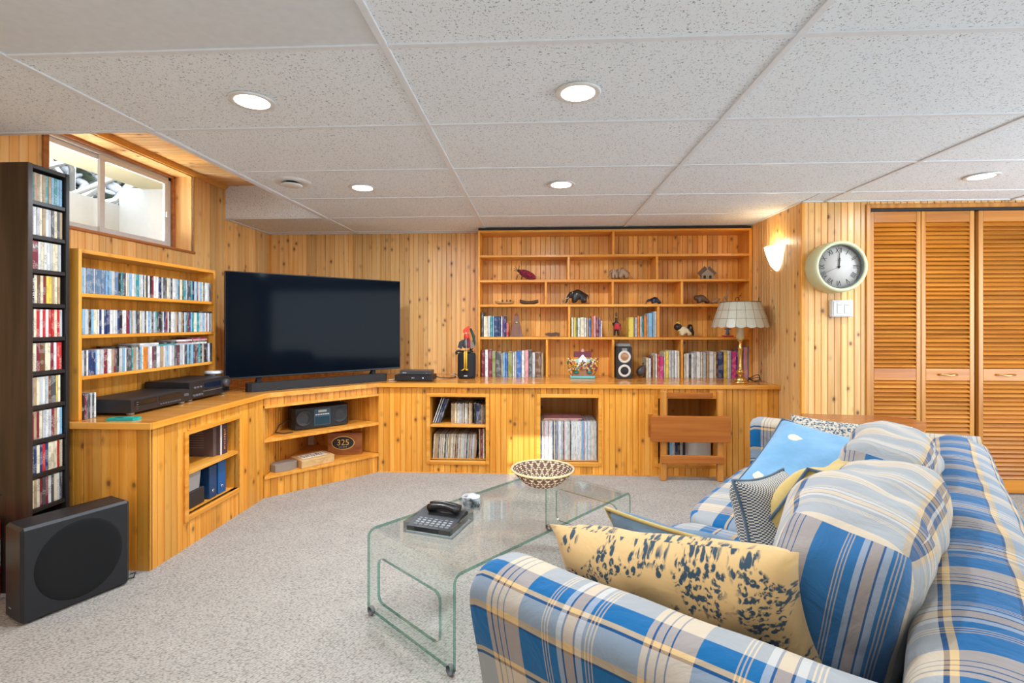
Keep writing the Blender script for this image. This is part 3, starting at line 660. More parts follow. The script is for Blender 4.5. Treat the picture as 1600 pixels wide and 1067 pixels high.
def case_mesh(w, d, h, cn, kind='cd'):
    key = (round(w, 4), round(d, 3), round(h, 3), cn, kind)
    if key in _case: return _case[key]
    mb = MB()
    if kind == 'book':   # cover boards + spine around a page block, spine looks to -y
        c = .002
        mb.box(0, c, 0, d, 0, h, 0).box(w - c, w, 0, d, 0, h, 0).box(0, w, 0, c, 0, h, 0).box(c, w - c, c, d - .004, .003, h - .003, 1)
    elif kind == 'cd':
        mb.cbox(0, w, 0, d, 0, h, .0008, 0)
    else: mb.cbox(0, w, 0, d, 0, h, .0006, 0)
    me = mb.mesh('case', [spine_mat(cn), page_m]); _case[key] = me; return me
def put_case(name, lab, cat, grp, me, M):
    o = bpy.data.objects.new(name, me); col.objects.link(o); o.matrix_basis = M; return tag(o, lab, cat, grp)
def row(name, noun, cat, grp, where, origin, along, faceout, z, L, specs, d, h, kind, jitter=0.0):
    """specs: list of (colour, width[, height[, lean]]) laid along 'along' from origin; spines look along faceout"""
    al = Vector(along).normalized(); fo = Vector(faceout).normalized(); s = 0
    for k, sp in enumerate(specs):
        cn, w = sp[0], sp[1]; hh = sp[2] if len(sp) > 2 and sp[2] else h; lean = sp[3] if len(sp) > 3 else 0
        if s + w > L + 1e-4: break
        me = case_mesh(w - .0006, d, hh, cn, kind)
        j = random.uniform(-jitter, jitter)
        o = Vector(origin) + al * s - fo * (jitter + j) + Vector((0, 0, z + .0005)); M = frame(o, al, -fo, (0, 0, 1))
        if lean:
            if lean > 0: M = M @ Matrix.Translation((0, 0, w * math.sin(lean))) @ Matrix.Rotation(lean, 4, 'Y')
            else: M = M @ Matrix.Translation((0, 0, 0)) @ Matrix.Rotation(lean, 4, 'Y')
        put_case(name, '%s %s, %s from the left %s' % (cn, noun, ordn(k), where), cat, grp, me, M)
        s += w + abs(math.sin(lean)) * hh * (0 if lean else 0)
    return s
# --- tall dark tower
TX = -2.185; TY0, TY1 = 2.030, 2.222; TT = 1.862
tw = thing('media_tower', 'tall black-brown shelving tower packed with CDs beside the subwoofer', 'shelf tower', (-2.34, 2.13, 0))
MB().cbox(XL + .004, TX, TY0, TY0 + .022, 0, TT, .002).build('side_panel', P_dark, tw)
MB().cbox(XL + .004, TX, TY1 - .018, TY1, 0, TT, .002).build('side_panel', dark_lam, tw)
MB().cbox(XL + .004, TX - .002, TY0 + .022, TY1 - .018, TT - .02, TT - .001, .002).build('top_board', dark_lam, tw)
MB().cbox(XL + .004, XL + .012, TY0 + .022, TY1 - .018, 0.06, TT - .02, .001).build('back_panel', dark_lam, tw)
MB().box(TX - .03, TX - .004, TY0 + .022, TY1 - .018, 0, .06).build('plinth', dark_lam, tw)
tower_z = [1.704 - .15 * i for i in range(11)]
for z in tower_z: MB().cbox(XL + .012, TX - .004, TY0 + .022, TY1 - .018, z - .018, z, .0015).build('shelf', dark_lam, tw)
MB().tube([(-2.50 + .03, TY0 - .001, .423), (-2.50 + .035, TY0 - .02, .423), (TX - .13, TY0 - .02, .427), (TX - .12, TY0 - .001, .427)], .004, 8).build('handle', chrome, tw)
random.seed(21)
tints = [['pale grey', 'teal', 'cream', 'tan', 'sky blue'], ['cream', 'maroon', 'tan', 'pale grey', 'white', 'charcoal'], ['cream', 'white', 'tan', 'charcoal', 'pale grey'], ['cream', 'maroon', 'orange', 'tan', 'white', 'yellow', 'brown'],
         ['white', 'red', 'cream', 'red', 'charcoal', 'pale grey'], ['white', 'cream', 'charcoal', 'red', 'maroon', 'pale grey'], ['white', 'cream', 'tan', 'brown', 'white', 'pale grey'], ['cream', 'tan', 'pale grey', 'sky blue', 'white', 'maroon'],
         ['white', 'cream', 'navy', 'cream', 'red', 'charcoal', 'pale grey'], ['cream', 'maroon', 'white', 'tan', 'cream', 'charcoal']]
for i, z in enumerate(tower_z[:10]):
    sp = [(random.choice(tints[i]), .0132) for _ in range(11)]; h = .124; L = .146
    if i == 2: sp = [('maroon', .033)] + sp[:9]
    if i == 3: sp = [('black', .016)] + sp[:10]
    if i == 5: sp = sp[:3] + [('brown', .024)] + sp[:6]
    if i == 6: sp = sp[:7] + [('charcoal', .022), ('yellow', .008), ('cream', .012)]
    row('cd_case', 'CD spine', 'CD', 'CDs in the dark tower', 'on shelf %s of the tall dark tower' % ordn(i), (TX - .012, TY0 + .024, 0), (0, 1, 0), (1, 0, 0), z, L, sp, .138, h, 'cd', .0015)
# big lettering on two of the spines
wtx = mat('white_ink', (.8, .8, .78), .5)
text('spine_lettering', 'LES DEGAS', .018, wtx, frame((TX - .0085, TY0 + .032, tower_z[3] + .066), (0, 0, 1), (0, -1, 0), (1, 0, 0)), None)
tag(bpy.data.objects['spine_lettering'], 'white vertical lettering on the thick black CD spine in the dark tower', 'lettering')
o = text('spine_lettering', '&N', .024, wtx, frame((TX - .0085, TY0 + .040, tower_z[2] + .098), (0, 1, 0), (0, 0, 1), (1, 0, 0)), None)
tag(o, 'pale capital letters across the wide red CD box in the dark tower', 'lettering')
# items lying at the foot of the tower
for k, (cn, dz) in enumerate((('yellow', 0), ('pale grey', .008), ('yellow', .016))):
    zz = tower_z[10]
    put_case('magazine', '%s thin magazine lying in the bottom of the dark tower, %s up' % (cn, ordn(k)), 'magazine', 'magazines in the tower foot', case_mesh(.145, .22, .007, cn, 'rec'), frame((TX - .01, TY0 + .024, zz + dz), (0, 1, 0), (-1, 0, 0), (0, 0, 1)))

# --- pine CD rack
RX = -2.18; RY0, RY1 = 2.262, 3.275; RT = 1.525
rk = thing('cd_rack', 'wall-mounted knotty pine CD rack standing on the left worktop', 'rack', (-2.3, 2.77, ZT))
MB().cbox(-2.49, RX, RY0 - .0, RY0 + .018, ZT, RT, .002).build('side_panel', P_z, rk)
MB().cbox(-2.49, RX, RY1 - .018, RY1, ZT, RT, .002).build('side_panel', P_z, rk)
MB().cbox(-2.49, RX - .001, RY0 + .018, RY1 - .018, RT - .02, RT, .002).build('top_board', P_y, rk)
RS = [1.312, 1.111, .910]
for z in RS: MB().cbox(-2.345, RX - .001, RY0 + .018, RY1 - .018, z - .018, z, .002).build('shelf', P_y, rk)
planks(rk, (-2.345, RY0 + .018), (-2.345, RY1 - .018), ZT, RT - .02, P_cab)
random.seed(5)
base = ['white', 'white', 'white', 'pale grey', 'charcoal', 'navy', 'black', 'pale grey', 'cream', 'teal', 'pale grey', 'charcoal', 'maroon', 'black', 'white', 'white', 'pale grey', 'charcoal', 'tan', 'sky blue']
for i, z in enumerate(RS):
    L = RY1 - RY0 - .038; sp = []; s = 0
    while s < L - .011:
        cn = random.choice(base)
        if i == 0 and s < .20: cn = random.choice(['sky blue', 'slate', 'sky blue', 'slate', 'pale grey'])
        if i == 2 and .38 < s < .41: cn = 'orange'
        w = random.choice([.0104, .0104, .0125, .0145, .0145, .021])
        sp.append((cn, w)); s += w
    row('cd_case', 'CD spine', 'CD', 'CDs in the pine rack', 'on the %s shelf of the pine rack' % ['top', 'middle', 'bottom'][i], (RX - .008, RY0 + .019, 0), (0, 1, 0), (1, 0, 0), z, L, sp, .138, .124, 'cd', .002)
# cases lying flat on top of the bottom row, one flat on the middle row
zt_ = RS[2] + .1245
flat = [(.22, 0, 'black'), (.36, 0, 'pale grey'), (.36, 1, 'white'), (.50, 0, 'teal'), (.50, 1, 'black'), (.64, 0, 'pale grey'), (.645, 1, 'maroon'), (.64, 2, 'white'), (.78, 0, 'white'), (.78, 1, 'charcoal'), (.785, 2, 'pink'), (.78, 3, 'maroon')]
for k, (s, lv, cn) in enumerate(flat):
    put_case('cd_case', '%s CD case lying flat on the bottom rack row, %s pile, %s up' % (cn, ordn([.22, .36, .50, .64, .78].index(min([.22, .36, .50, .64, .78], key=lambda q: abs(q - s)))), ordn(lv)), 'CD', 'CD cases lying on the bottom rack row',
             case_mesh(.138, .124, .0100, cn, 'cd'), frame((RX - .012, RY0 + .019 + s, zt_ + lv * .0103), (0, 1, 0), (-1, 0, 0), (0, 0, 1)))
put_case('cd_case', 'black CD case lying flat on top of the middle rack row', 'CD', None, case_mesh(.13, .12, .010, 'black', 'cd'), frame((RX - .012, RY0 + .86, RS[1] + .1245), (0, 1, 0), (-1, 0, 0), (0, 0, 1)))

# --- loose CDs on the worktop
sp = [('black', .0135)] + [('charcoal', .0105)] * 6
for k in range(7):
    w = .0105; cn = ['black', 'maroon', 'charcoal', 'charcoal', 'pale grey', 'charcoal', 'white'][k]
    put_case('cd_case', '%s CD standing on the left worktop, %s from the rack post' % (cn, ordn(k)), 'CD', 'CDs standing on the left worktop', case_mesh(.0104, .14, .124, cn, 'cd'), frame((RX - .002, RY0 + .022 + k * .0106, ZT + .0003), (0, 1, 0), (-1, 0, 0), (0, 0, 1)))

# ================================================================== BOOKS AND RECORDS ON THE BACK WALL
def books(px0, px1, zsh, seq, grp, where, Yf=4.33, dd=.15, hj=.0):
    """seq of (colour, relative width, height m[, lean]); scaled to fill px0..px1 of the photograph"""
    x0 = PY(px0, 560, Yf).x; x1 = PY(px1, 560, Yf).x; tot = sum(q[1] for q in seq); k = (x1 - x0) / tot
    sp = [(q[0], q[1] * k, q[2], q[3] if len(q) > 3 else 0) for q in seq]
    row('book', 'book spine', 'book', grp, where, (x0, Yf, 0), (1, 0, 0), (0, -1, 0), zsh, x1 - x0 + .01, sp, dd, .2, 'book', .004)
books(752, 795, SH[3], [('charcoal', 1, .215), ('cream', 2, .18), ('white', 1, .182), ('teal', 1.1, .18), ('sky blue', .8, .182), ('navy', 1.8, .18), ('navy', 1.2, .178), ('white', .8, .18), ('purple', .7, .18), ('navy', .9, .18), ('red', 1.2, .125)],
      'books left on the shelf by the metronome', 'beside the wooden metronome', dd=.14)
books(752, 849, ZT, [('maroon', 1.3, .232), ('white', 1.2, .235), ('maroon', 1.3, .235), ('olive', 1.4, .225), ('charcoal', 2, .215), ('cream', .5, .205), ('sky blue', .8, .21), ('blue', 1, .212), ('olive', 1.6, .218), ('white', .8, .214), ('pale grey', .7, .22),
      ('blue', 1.7, .226), ('white', 1.2, .228), ('pink', 1.4, .232), ('charcoal', 1.2, .232), ('pale grey', 1.2, .212), ('brown', 2.0, .214), ('tan', .8, .206)], 'books right of the rooster', 'on the worktop right of the rooster', Yf=4.31)
books(892.5, 941, SH[3], [('cream', 1, .17), ('yellow', .8, .168), ('olive', .6, .168), ('white', .9, .166), ('cream', 1.6, .17), ('white', .8, .168), ('tan', .8, .166), ('blue', .9, .165), ('orange', .8, .182), ('pink', 1.0, .182), ('maroon', 1.0, .172), ('purple', .7, .165), ('white', .6, .14, .0)],
      'paperbacks left of the drummer figurine', 'left of the drummer figurine', dd=.12)
books(982, 1026, SH[3], [('yellow', 2.0, .170), ('tan', .5, .168), ('pale grey', .9, .170), ('orange', 1.1, .182), ('pale grey', .8, .18), ('teal', .7, .18), ('orange', 1.2, .18), ('pale grey', .5, .2), ('sky blue', 1.6, .206), ('sky blue', .7, .218), ('white', .9, .22)],
      'books right of the drummer figurine', 'right of the drummer figurine', dd=.13)
books(1009.5, 1062, ZT, [('cream', .9, .17), ('white', 1, .165), ('maroon', .5, .18), ('tan', 1, .188), ('white', .8, .205), ('red', .9, .205), ('magenta', 1.4, .18), ('cream', .5, .22), ('yellow', 1.4, .228), ('white', .8, .232), ('pale grey', 1.1, .232), ('white', 1.1, .232), ('cream', .9, .23)],
      'books right of the small speaker', 'right of the white-ringed speaker', Yf=4.31)
books(1069, 1160, ZT, [('cream', .6, .205), ('white', 1, .208), ('black', .5, .198), ('white', .9, .21), ('pale grey', .7, .215), ('white', 1.3, .222), ('cream', .7, .22), ('pale grey', 1.0, .218), ('tan', .9, .22), ('white', 1.4, .224), ('cream', .7, .222), ('brown', .5, .22), ('navy', 1.7, .222), ('yellow', 1.1, .226),
      ('white', .9, .232), ('pale grey', .5, .23), ('magenta', 1.4, .228), ('purple', .8, .226), ('charcoal', 1, .236)], 'books behind the brass lamp', 'on the worktop behind the brass lamp', Yf=4.31)
x0 = PY(1162, 560, 4.31).x
put_case('folder', 'tall white and pink ring folder right of the lamp base', 'folder', None, case_mesh(.036, .2, .262, 'pink', 'book'), frame((x0, 4.31, ZT + .0005), (1, 0, 0), (0, 1, 0), (0, 0, 1)))
put_case('folder', 'tall pale blue ring folder at the right end of the worktop books', 'folder', None, case_mesh(.030, .2, .268, 'sky blue', 'book'), frame((x0 + .037, 4.31, ZT + .0005), (1, 0, 0), (0, 1, 0), (0, 0, 1)))
random.seed(11)
def recs(x0, x1, z, cols, w, h, grp, where, noun, dd=.31, Yf=3.90, lean=0.0, drop=0):
    L = x1 - x0; sp = []; s = 0
    while s < L - w:
        ww = w * random.choice([.8, 1, 1, 1.3]); sp.append((random.choice(cols), ww, h * random.uniform(1 - drop, 1), lean)); s += ww
    row('record', noun, 'record', grp, where, (x0, Yf, 0), (1, 0, 0), (0, -1, 0), z, L, sp, dd, h, 'rec', .003)
h0, h1, h2 = holes[0], holes[1], holes[2]
recs(h1[0] + .002, h1[1] - .004, h1[2], ['white', 'white', 'pale grey', 'sky blue', 'white', 'pale grey', 'charcoal', 'cream', 'navy', 'white', 'pink'], .0072, .298, 'records in the middle cabinet opening', 'in the middle cabinet opening', 'record sleeve', Yf=3.885)
put_case('record', 'cream record sleeve lying flat on the upright records in the middle opening', 'record', None, case_mesh(.28, .25, .008, 'tan', 'rec'), frame((h1[0] + .02, 3.93, h1[2] + .3005), (1, 0, 0), (0, 1, 0), (0, 0, 1)))
put_case('record', 'red-edged record sleeve lying under the cream one in the middle opening', 'record', None, case_mesh(.30, .25, .007, 'pink', 'rec'), frame((h1[0] + .03, 3.93, h1[2] + .309), (1, 0, 0), (0, 1, 0), (0, 0, 1)))
recs(h0[0] + .004, h0[1] - .075, h0[2], ['pale grey', 'tan', 'charcoal', 'pale grey', 'brown', 'cream', 'tan'], .0072, .19, 'small sleeves on the lower left opening shelf', 'low in the left cabinet opening', 'magazine spine', dd=.2, Yf=3.89, lean=0.06)
for k, (cn, q) in enumerate((('tan', -.14), ('maroon', -.10), ('cream', -.07))):
    put_case('record', '%s tall sleeve leaning at the right of the left opening, %s' % (cn, ordn(k)), 'record', 'tall sleeves leaning in the left opening', case_mesh(.012, .2, .235, cn, 'rec'),
             frame((h0[1] - .060 + k * .016, 3.89, h0[2] + .0005), (math.cos(q), 0, -math.sin(q) * -1), (0, 1, 0), (math.sin(q) * 1, 0, math.cos(q))))
recs(h0[0] + .155, h0[1] - .105, zsh, ['tan', 'pale grey', 'brown', 'charcoal', 'cream', 'tan'], .0085, .165, 'small sleeves on the upper left opening shelf', 'on the upper shelf of the left opening', 'magazine spine', dd=.2, Yf=3.90, drop=.08)
for k, cn in enumerate(['black', 'navy', 'charcoal']):
    put_case('record', '%s box file standing right on the upper shelf of the left opening, %s' % (cn, ordn(k)), 'record', None, case_mesh(.018, .2, .165 - .004 * k, cn, 'rec'), frame((h0[1] - .100 + k * .019, 3.90, zsh + .0005), (1, 0, 0), (0, 1, 0), (0, 0, 1)))
for k, cn in enumerate(['tan', 'brown', 'charcoal', 'brown']):
    put_case('record', '%s slim sleeve at the far right of the upper shelf, %s' % (cn, ordn(k)), 'record', None, case_mesh(.009, .2, .15, cn, 'rec'), frame((h0[1] - .042 + k * .0098, 3.90, zsh + .0005), (1, 0, 0), (0, 1, 0), (0, 0, 1)))
for k, (cn, w) in enumerate((('white', .006), ('pale grey', .008), ('navy', .013), ('charcoal', .013))):
    q = .34; put_case('record', '%s sleeve leaning in the upper left of the left opening, %s' % (cn, ordn(k)), 'record', 'sleeves leaning in the upper left opening', case_mesh(w, .2, .205, cn, 'rec'),
             frame((h0[0] + .008 + k * .0165, 3.90, zsh + .0062), (math.cos(q), 0, -math.sin(q)), (0, 1, 0), (math.sin(q), 0, math.cos(q))))
for k in range(9):
    cn = ['black', 'navy', 'black', 'sky blue', 'pale grey', 'navy', 'black', 'pale grey', 'black'][k]
    put_case('record', '%s box spine behind the folding stool, %s' % (cn, ordn(k)), 'record', 'box spines behind the folding stool', case_mesh(.0195, .2, .17, cn, 'rec'), frame((h2[0] + .05 + k * .020, 3.92, h2[2] + .0005), (1, 0, 0), (0, 1, 0), (0, 0, 1)))
t = thing('storage_box', 'clear plastic storage box in the right cabinet opening behind the stool', 'box', (h2[1] - .12, 4.02, h2[2]))
MB().cbox(h2[1] - .23, h2[1] - .02, 3.93, 4.15, h2[2] + .001, h2[2] + .15, .006).build('box_body', mat('frosted_plastic', (.5, .46, .40), .3), t)
MB().cbox(h2[1] - .236, h2[1] - .014, 3.925, 4.155, h2[2] + .15, h2[2] + .162, .003).build('lid', mat('frosted_lid', (.55, .55, .55), .3), t)

# ================================================================== TELEVISION CORNER
tvL = Vector((-2.071, 3.205, 0)); tvR = Vector((-1.134, 4.10, 0)); dv = (tvR - tvL).normalized(); nv = Vector((dv.y, -dv.x, 0)); TW = (tvR - tvL).length; tz0 = .79; th = TW / 1.777
TM = frame(tvL + Vector((0, 0, tz0)), dv, -nv, (0, 0, 1))
t = thing('television', 'large black flat-screen television set diagonally across the corner', 'television', ((tvL + tvR) / 2 + Vector((0, 0, ZT))))
MB().cbox(0, TW, .006, .03, 0, th, .003).xf(TM).build('tv_frame', black, t)
scr = mat('tv_glass', (.002, .004, .008), .08, spec=.05)
MB().box(.006, TW - .006, .003, .0062, .012, th - .006).xf(TM).build('screen', scr, t)
MB().cbox(.25, TW - .25, .03, .065, .05, th * .55, .01).xf(TM).build('rear_housing', black_m, t)
for a in (.22, TW - .22): MB().obox((a, .045, .02), (a, .045, -tz0 + ZT + .006), .03, .012, (0, 1, 0)).obox((a, .045, .0), (a, .15, -tz0 + ZT + .008), .03, .012, (0, 1, 0)).xf(TM).build('stand_foot', black_m, t)
t = thing('soundbar', 'long black soundbar lying in front of the television', 'soundbar', (-1.57, 3.58, ZT))
s0 = Vector((-1.925, 3.236, ZT)); s1 = Vector((-1.195, 3.962, ZT)); ds = (s1 - s0).normalized(); ns = Vector((ds.y, -ds.x, 0)); sL = (s1 - s0).length
SM = frame(s0 - ns * .012, ds, -ns, (0, 0, 1))
MB().prism([(.0, .02), (.02, 0), (sL - .02, 0), (sL, .02), (sL, .08), (0, .08)], .0015, .058).xf(SM).build('bar_body', mat('charcoal_mesh', (.016, .016, .018), .75), t)
MB().prism([(.03, .012), (sL - .03, .012), (sL - .03, .072), (.03, .072)], .058, .0605).xf(SM).build('top_plate', black, t)
marks('badge', 2, .008, mat('badge_grey', (.4, .4, .4), .4), frame(s0 + ds * sL * .53 + Vector((0, 0, .0605)) - ns * .03, ds, -ns, (0, 0, 1)), t)
# hi-fi on the left worktop
def hifi(name, label, X1, Yb0, Yb1, z, h, depth, rz, face):
    t = thing(name, label, 'hi-fi', (X1 - depth / 2, (Yb0 + Yb1) / 2, z)); L = Yb1 - Yb0
    M = Matrix.Translation((X1, Yb0, z)) @ Matrix.Rotation(rz, 4, 'Z')
    MB().cbox(-depth, -.006, 0, L, .013, h, .003).xf(M).build('housing', mat('hifi_black', (.02, .021, .024), .42), t)
    MB().cbox(-.008, 0, -.001, L + .001, .014, h - .002, .002).xf(M).build('front_panel', mat('hifi_front', (.022, .02, .02), .3), t)
    for a in (.03, L - .03):
        for b in (-.03, -depth + .03): MB().lathe([(.016, .0008), (.018, .006), (.018, .0135)], (b, a, 0), 16).xf(M).build('foot', mat('grey_foot', (.35, .35, .36), .3, .6), t)
    face(t, M, L); return t
def deck_face(t, M, L):
    MB().cbox(0, .002, L * .05, L * .40, .045, .072, .0008).xf(M).build('cassette_door', mat('deck_glass', (.01, .01, .012), .1), t)
    MB().cbox(0, .002, L * .44, L * .84, .05, .072, .0008).xf(M).build('display', mat('deck_glass', (.01, .01, .012), .1), t)
    for k in range(9): MB().cbox(0, .004, L * (.45 + .042 * k), L * (.48 + .042 * k), .026, .034, .001).xf(M).build('button', mat('button_grey', (.10, .10, .11), .4), t)
    for k in range(4): MB().cbox(0, .003, L * .07, L * .10, .028 + .011 * k, .031 + .011 * k, .0006).xf(M).build('button', mat('button_grey', (.10, .10, .11), .4), t)
    MB().cbox(0, .005, L * .88, L * .97, .045, .060, .001).xf(M).build('button', mat('button_grey', (.10, .10, .11), .4), t)
def rec_face(t, M, L):
    MB().cbox(0, .002, L * .33, L * .76, .066, .098, .0008).xf(M).build('display', mat('blue_display', (.006, .012, .035), .1), t)
    MB().lathe([(.0, .022), (.020, .022), (.024, .018), (.026, 0)], (0, 0, 0), 24, axis='x').xf(M @ Matrix.Translation((0, L * .88, .078))).build('volume_knob', mat('knob_grey', (.09, .09, .1), .3, .4), t)
    for k in range(3): MB().lathe([(0, .008), (.007, .008), (.008, 0)], (0, 0, 0), 12, axis='x').xf(M @ Matrix.Translation((0, L * (.10 + .07 * k), .08))).build('button', mat('button_grey', (.10, .10, .11), .4), t)
    MB().cbox(0, .002, L * .30, L * .78, .046, .052, .0006).xf(M).build('button_strip', mat('button_grey', (.10, .10, .11), .4), t)
    for k in range(4): MB().lathe([(0, .010), (.007, .010), (.008, 0)], (0, 0, 0), 12, axis='x').xf(M @ Matrix.Translation((0, L * (.08 + .06 * k), .034))).build('knob', mat('button_grey', (.10, .10, .11), .4), t)
    MB().cbox(0, .003, L * .80, L * .97, .025, .043, .001).xf(M).build('button_panel', mat('deck_glass', (.01, .01, .012), .1), t)
hifi('cd_deck', 'low black stereo deck on the left worktop beside the loose CDs', -2.030, 2.392, 2.812, ZT + .0005, .082, .27, 0.0, deck_face)
hifi('receiver', 'taller black stereo receiver with a blue display, right of the low deck', -2.040, 2.830, 3.205, ZT + .0005, .118, .28, 0.0, rec_face)
t = thing('spectacle_case', 'turquoise plastic sleeve lying at the worktop end near the CDs', 'case', (-1.99, 2.33, ZT))
MB().prism([(0, 0), (.125, -.006), (.135, .004), (.135, .04), (.125, .05), (.02, .046), (0, .03)], .0008, .012).xf(frame((-2.05, 2.268, ZT), (.97, .12, 0), (-.12, .97, 0), (0, 0, 1))).build('sleeve', mat('turquoise_plastic', (.01, .42, .36), .3), t)
MB().prism([(.03, .014), (.06, .012), (.07, .024), (.04, .03)], .012, .0135).xf(frame((-2.05, 2.268, ZT), (.97, .12, 0), (-.12, .97, 0), (0, 0, 1))).build('printed_patch', mat('deep_teal_print', (.005, .12, .18), .4), t)
t = thing('cable_tub', 'round clear plastic tub of white cable beside the receiver', 'tub', (-2.13, 3.275, ZT))
MB().lathe([(.0, .002), (.048, .002), (.052, .13), (.050, .13), (.046, .006), (0, .006)], (-2.165, 3.232, ZT), 24).build('tub_wall', G_clear, t)
MB().lathe([(0, .130), (.056, .130), (.056, .142), (.05, .148), (0, .148)], (-2.165, 3.232, ZT), 24).build('lid', mat('white_lid', (.75, .77, .80), .4), t)
pts = [(-2.165 + .034 * math.cos(a * .9), 3.232 + .034 * math.sin(a * .9), ZT + .012 + a * .004) for a in range(28)]
MB().tube(pts, .005, 6).build('cable_coil', white_p, t)
# black boxes right of the TV
t = thing('set_top_box', 'black set-top box with a small blue light right of the television', 'set-top box', (-.98, 4.0, ZT))
MB().cbox(-1.135, -.83, 3.925, 4.10, ZT + .006, ZT + .052, .004).box(-1.12, -1.09, 3.94, 3.97, ZT + .0005, ZT + .006).box(-.88, -.85, 3.94, 3.97, ZT + .0005, ZT + .006).box(-1.12, -1.09, 4.05, 4.08, ZT + .0005, ZT + .006).box(-.88, -.85, 4.05, 4.08, ZT + .0005, ZT + .006).build('housing', black, t)
MB().lathe([(0, .001), (.004, .001), (.004, 0)], (0, 0, 0), 12, axis='y').xf(Matrix.Translation((-.905, 3.9245, ZT + .03))).build('power_light', mat('blue_led', (.2, .4, 1), .4, emit=(.3, .55, 1), es=3), t)
text('display_digits', '61 7', .012, mat('led_white', (.6, .7, .8), .4, emit=(.6, .75, .9), es=.8), frame((-.985, 3.9244, ZT + .03), (1, 0, 0), (0, 0, 1), (0, -1, 0)), t)
t = thing('disc_player', 'slim black disc player stacked on the set-top box', 'disc player', (-.98, 4.0, ZT + .053))
MB().cbox(-1.10, -.85, 3.945, 4.09, ZT + .054, ZT + .086, .003).build('housing', mat('brushed_black', (.045, .045, .05), .3), t)
MB().cbox(-1.075, -1.045, 3.9435, 3.945, ZT + .066, ZT + .071, .0005).build('badge', mat('silver_print', (.6, .6, .6), .3), t)
MB().lathe([(0, .001), (.003, .001), (.003, 0)], (0, 0, 0), 12, axis='y').xf(Matrix.Translation((-.88, 3.9445, ZT + .066))).build('power_button', mat('silver_print', (.6, .6, .6), .3), t)
tag(MB().tube([(-.835, 4.06, ZT + .03), (-.80, 4.12, ZT + .012), (-.74, 4.16, ZT + .005), (-.70, 4.25, ZT + .005), (-.72, 4.4, ZT + .005), (-.75, 4.5, ZT + .005)], .004, 6).build('power_cord', black_m), 'black power cord curling from the set-top box toward the wall', 'cord')
tag(MB().tube([(-1.20, 3.99, ZT + .006), (-1.17, 4.02, ZT + .006), (-1.15, 4.10, ZT + .012), (-1.14, 4.2, ZT + .006)], .0035, 6).build('white_cable', white_p), 'short white cable between the soundbar and the set-top box', 'cable')

# ================================================================== CORNER UNIT CONTENTS
zb2 = .392
BM = frame((-1.745, 3.475, zb2 + .001), (.76, .65, 0), (-.65, .76, 0), (0, 0, 1))
t = thing('boombox', 'black portable stereo with two round speakers on the corner middle shelf', 'stereo', M=BM)
W = .41
MB().prism([(0, .03), (.02, .004), (.13, -.006), (W - .13, -.006), (W - .02, .004), (W, .03), (W, .15), (.06, .19), (W - .06, .19), (0, .15)][:6] + [(W, .13), (W - .05, .18), (.05, .18), (0, .13)], .006, .155).build('housing', mat('boombox_black', (.015, .017, .02), .35), t, local=True)
for x in (.075, W - .075):
    MB().lathe([(0, .004), (.03, .006), (.045, .003), (.052, .010), (.056, .008), (.058, 0)], (0, 0, 0), 28, axis='y').xf(Matrix.Translation((x, -.001, .082)) @ Matrix.Rotation(.10 if x < .2 else -.10, 4, 'Z')).build('speaker_cone', mat('cone_grey', (.03, .032, .036), .5), t, local=True)
MB().cbox(.145, W - .145, -.012, -.005, .02, .145, .002).build('centre_panel', mat('blue_grey_panel', (.05, .10, .14), .25), t, local=True)
MB().cbox(.175, .235, -.0135, -.012, .118, .134, .0005).build('display', mat('pale_lcd', (.45, .48, .42), .3), t, local=True)
for k in range(6): MB().cbox(.155 + .017 * k, .168 + .017 * k, -.0145, -.012, .098, .106, .0006).build('button', mat('silver_print', (.6, .6, .6), .3), t, local=True)
MB().cbox(.155, W - .155, -.0145, -.012, .03, .085, .002).build('cassette_door', mat('smoked_door', (.02, .06, .09), .12), t, local=True)
MB().tube([(.04, .10, .155), (.04, .10, .172), (W - .04, .10, .172), (W - .04, .10, .155)], .008, 8).build('carry_handle', black_m, t, local=True)
for x in (.05, W - .05): MB().box(x - .02, x + .02, .02, .12, .0, .006).build('foot', black_m, t, local=True)
cp = [Vector((-1.74, 3.53, zb2 + .06)), Vector((-1.80, 3.52, zb2 + .07)), Vector((-1.83, 3.45, zb2 + .05)), Vector((-1.82, 3.38, zb2 + .012)), Vector((-1.76, 3.38, zb2 + .006)), Vector((-1.72, 3.43, zb2 + .006))]
tag(MB().tube(cp, .004, 6).build('power_cord', black_m), 'black cord looping left of the portable stereo', 'cord')
zb3 = .1475
t = thing('cigar_box', 'flat pale wooden cigar box lying on the bottom corner shelf', 'box', (-1.6, 3.55, zb3))
CM = frame((-1.640, 3.395, zb3 + .0005), (.63, .776, 0), (-.776, .63, 0), (0, 0, 1))
P_box = pine('pale_box_wood', (.72, .48, .22), (.66, .40, .16), (.55, .3, .1), axis='x', knots=0, var=0)
MB().cbox(0, .245, 0, .18, 0, .042, .002).xf(CM).build('box_body', P_box, t); MB().cbox(-.001, .246, -.001, .181, .0425, .056, .002).xf(CM).build('lid', P_box, t)
MB().box(.03, .215, .04, .14, .056, .0566).xf(CM).build('paper_label', mat('label_paper', (.82, .76, .62), .7), t)
ink = mat('black_ink', (.02, .018, .018), .6)
marks('label_print', 9, .030, ink, CM @ Matrix.Translation((.122, .105, .0568)), t); marks('label_print', 8, .030, ink, CM @ Matrix.Translation((.122, .070, .0568)), t)
t = thing('keepsake_box', 'upright reddish cigar box with a black and gold oval 325 label', 'box', (-1.45, 3.78, zb3))
KM = frame((-1.610, 3.757, zb3 + .0005), (.985, .17, 0), (-.17, .985, 0), (0, 0, 1))
P_kb = pine('reddish_box_wood', (.36, .12, .03), (.30, .09, .02), (.2, .05, .01), axis='x', knots=0, var=0)
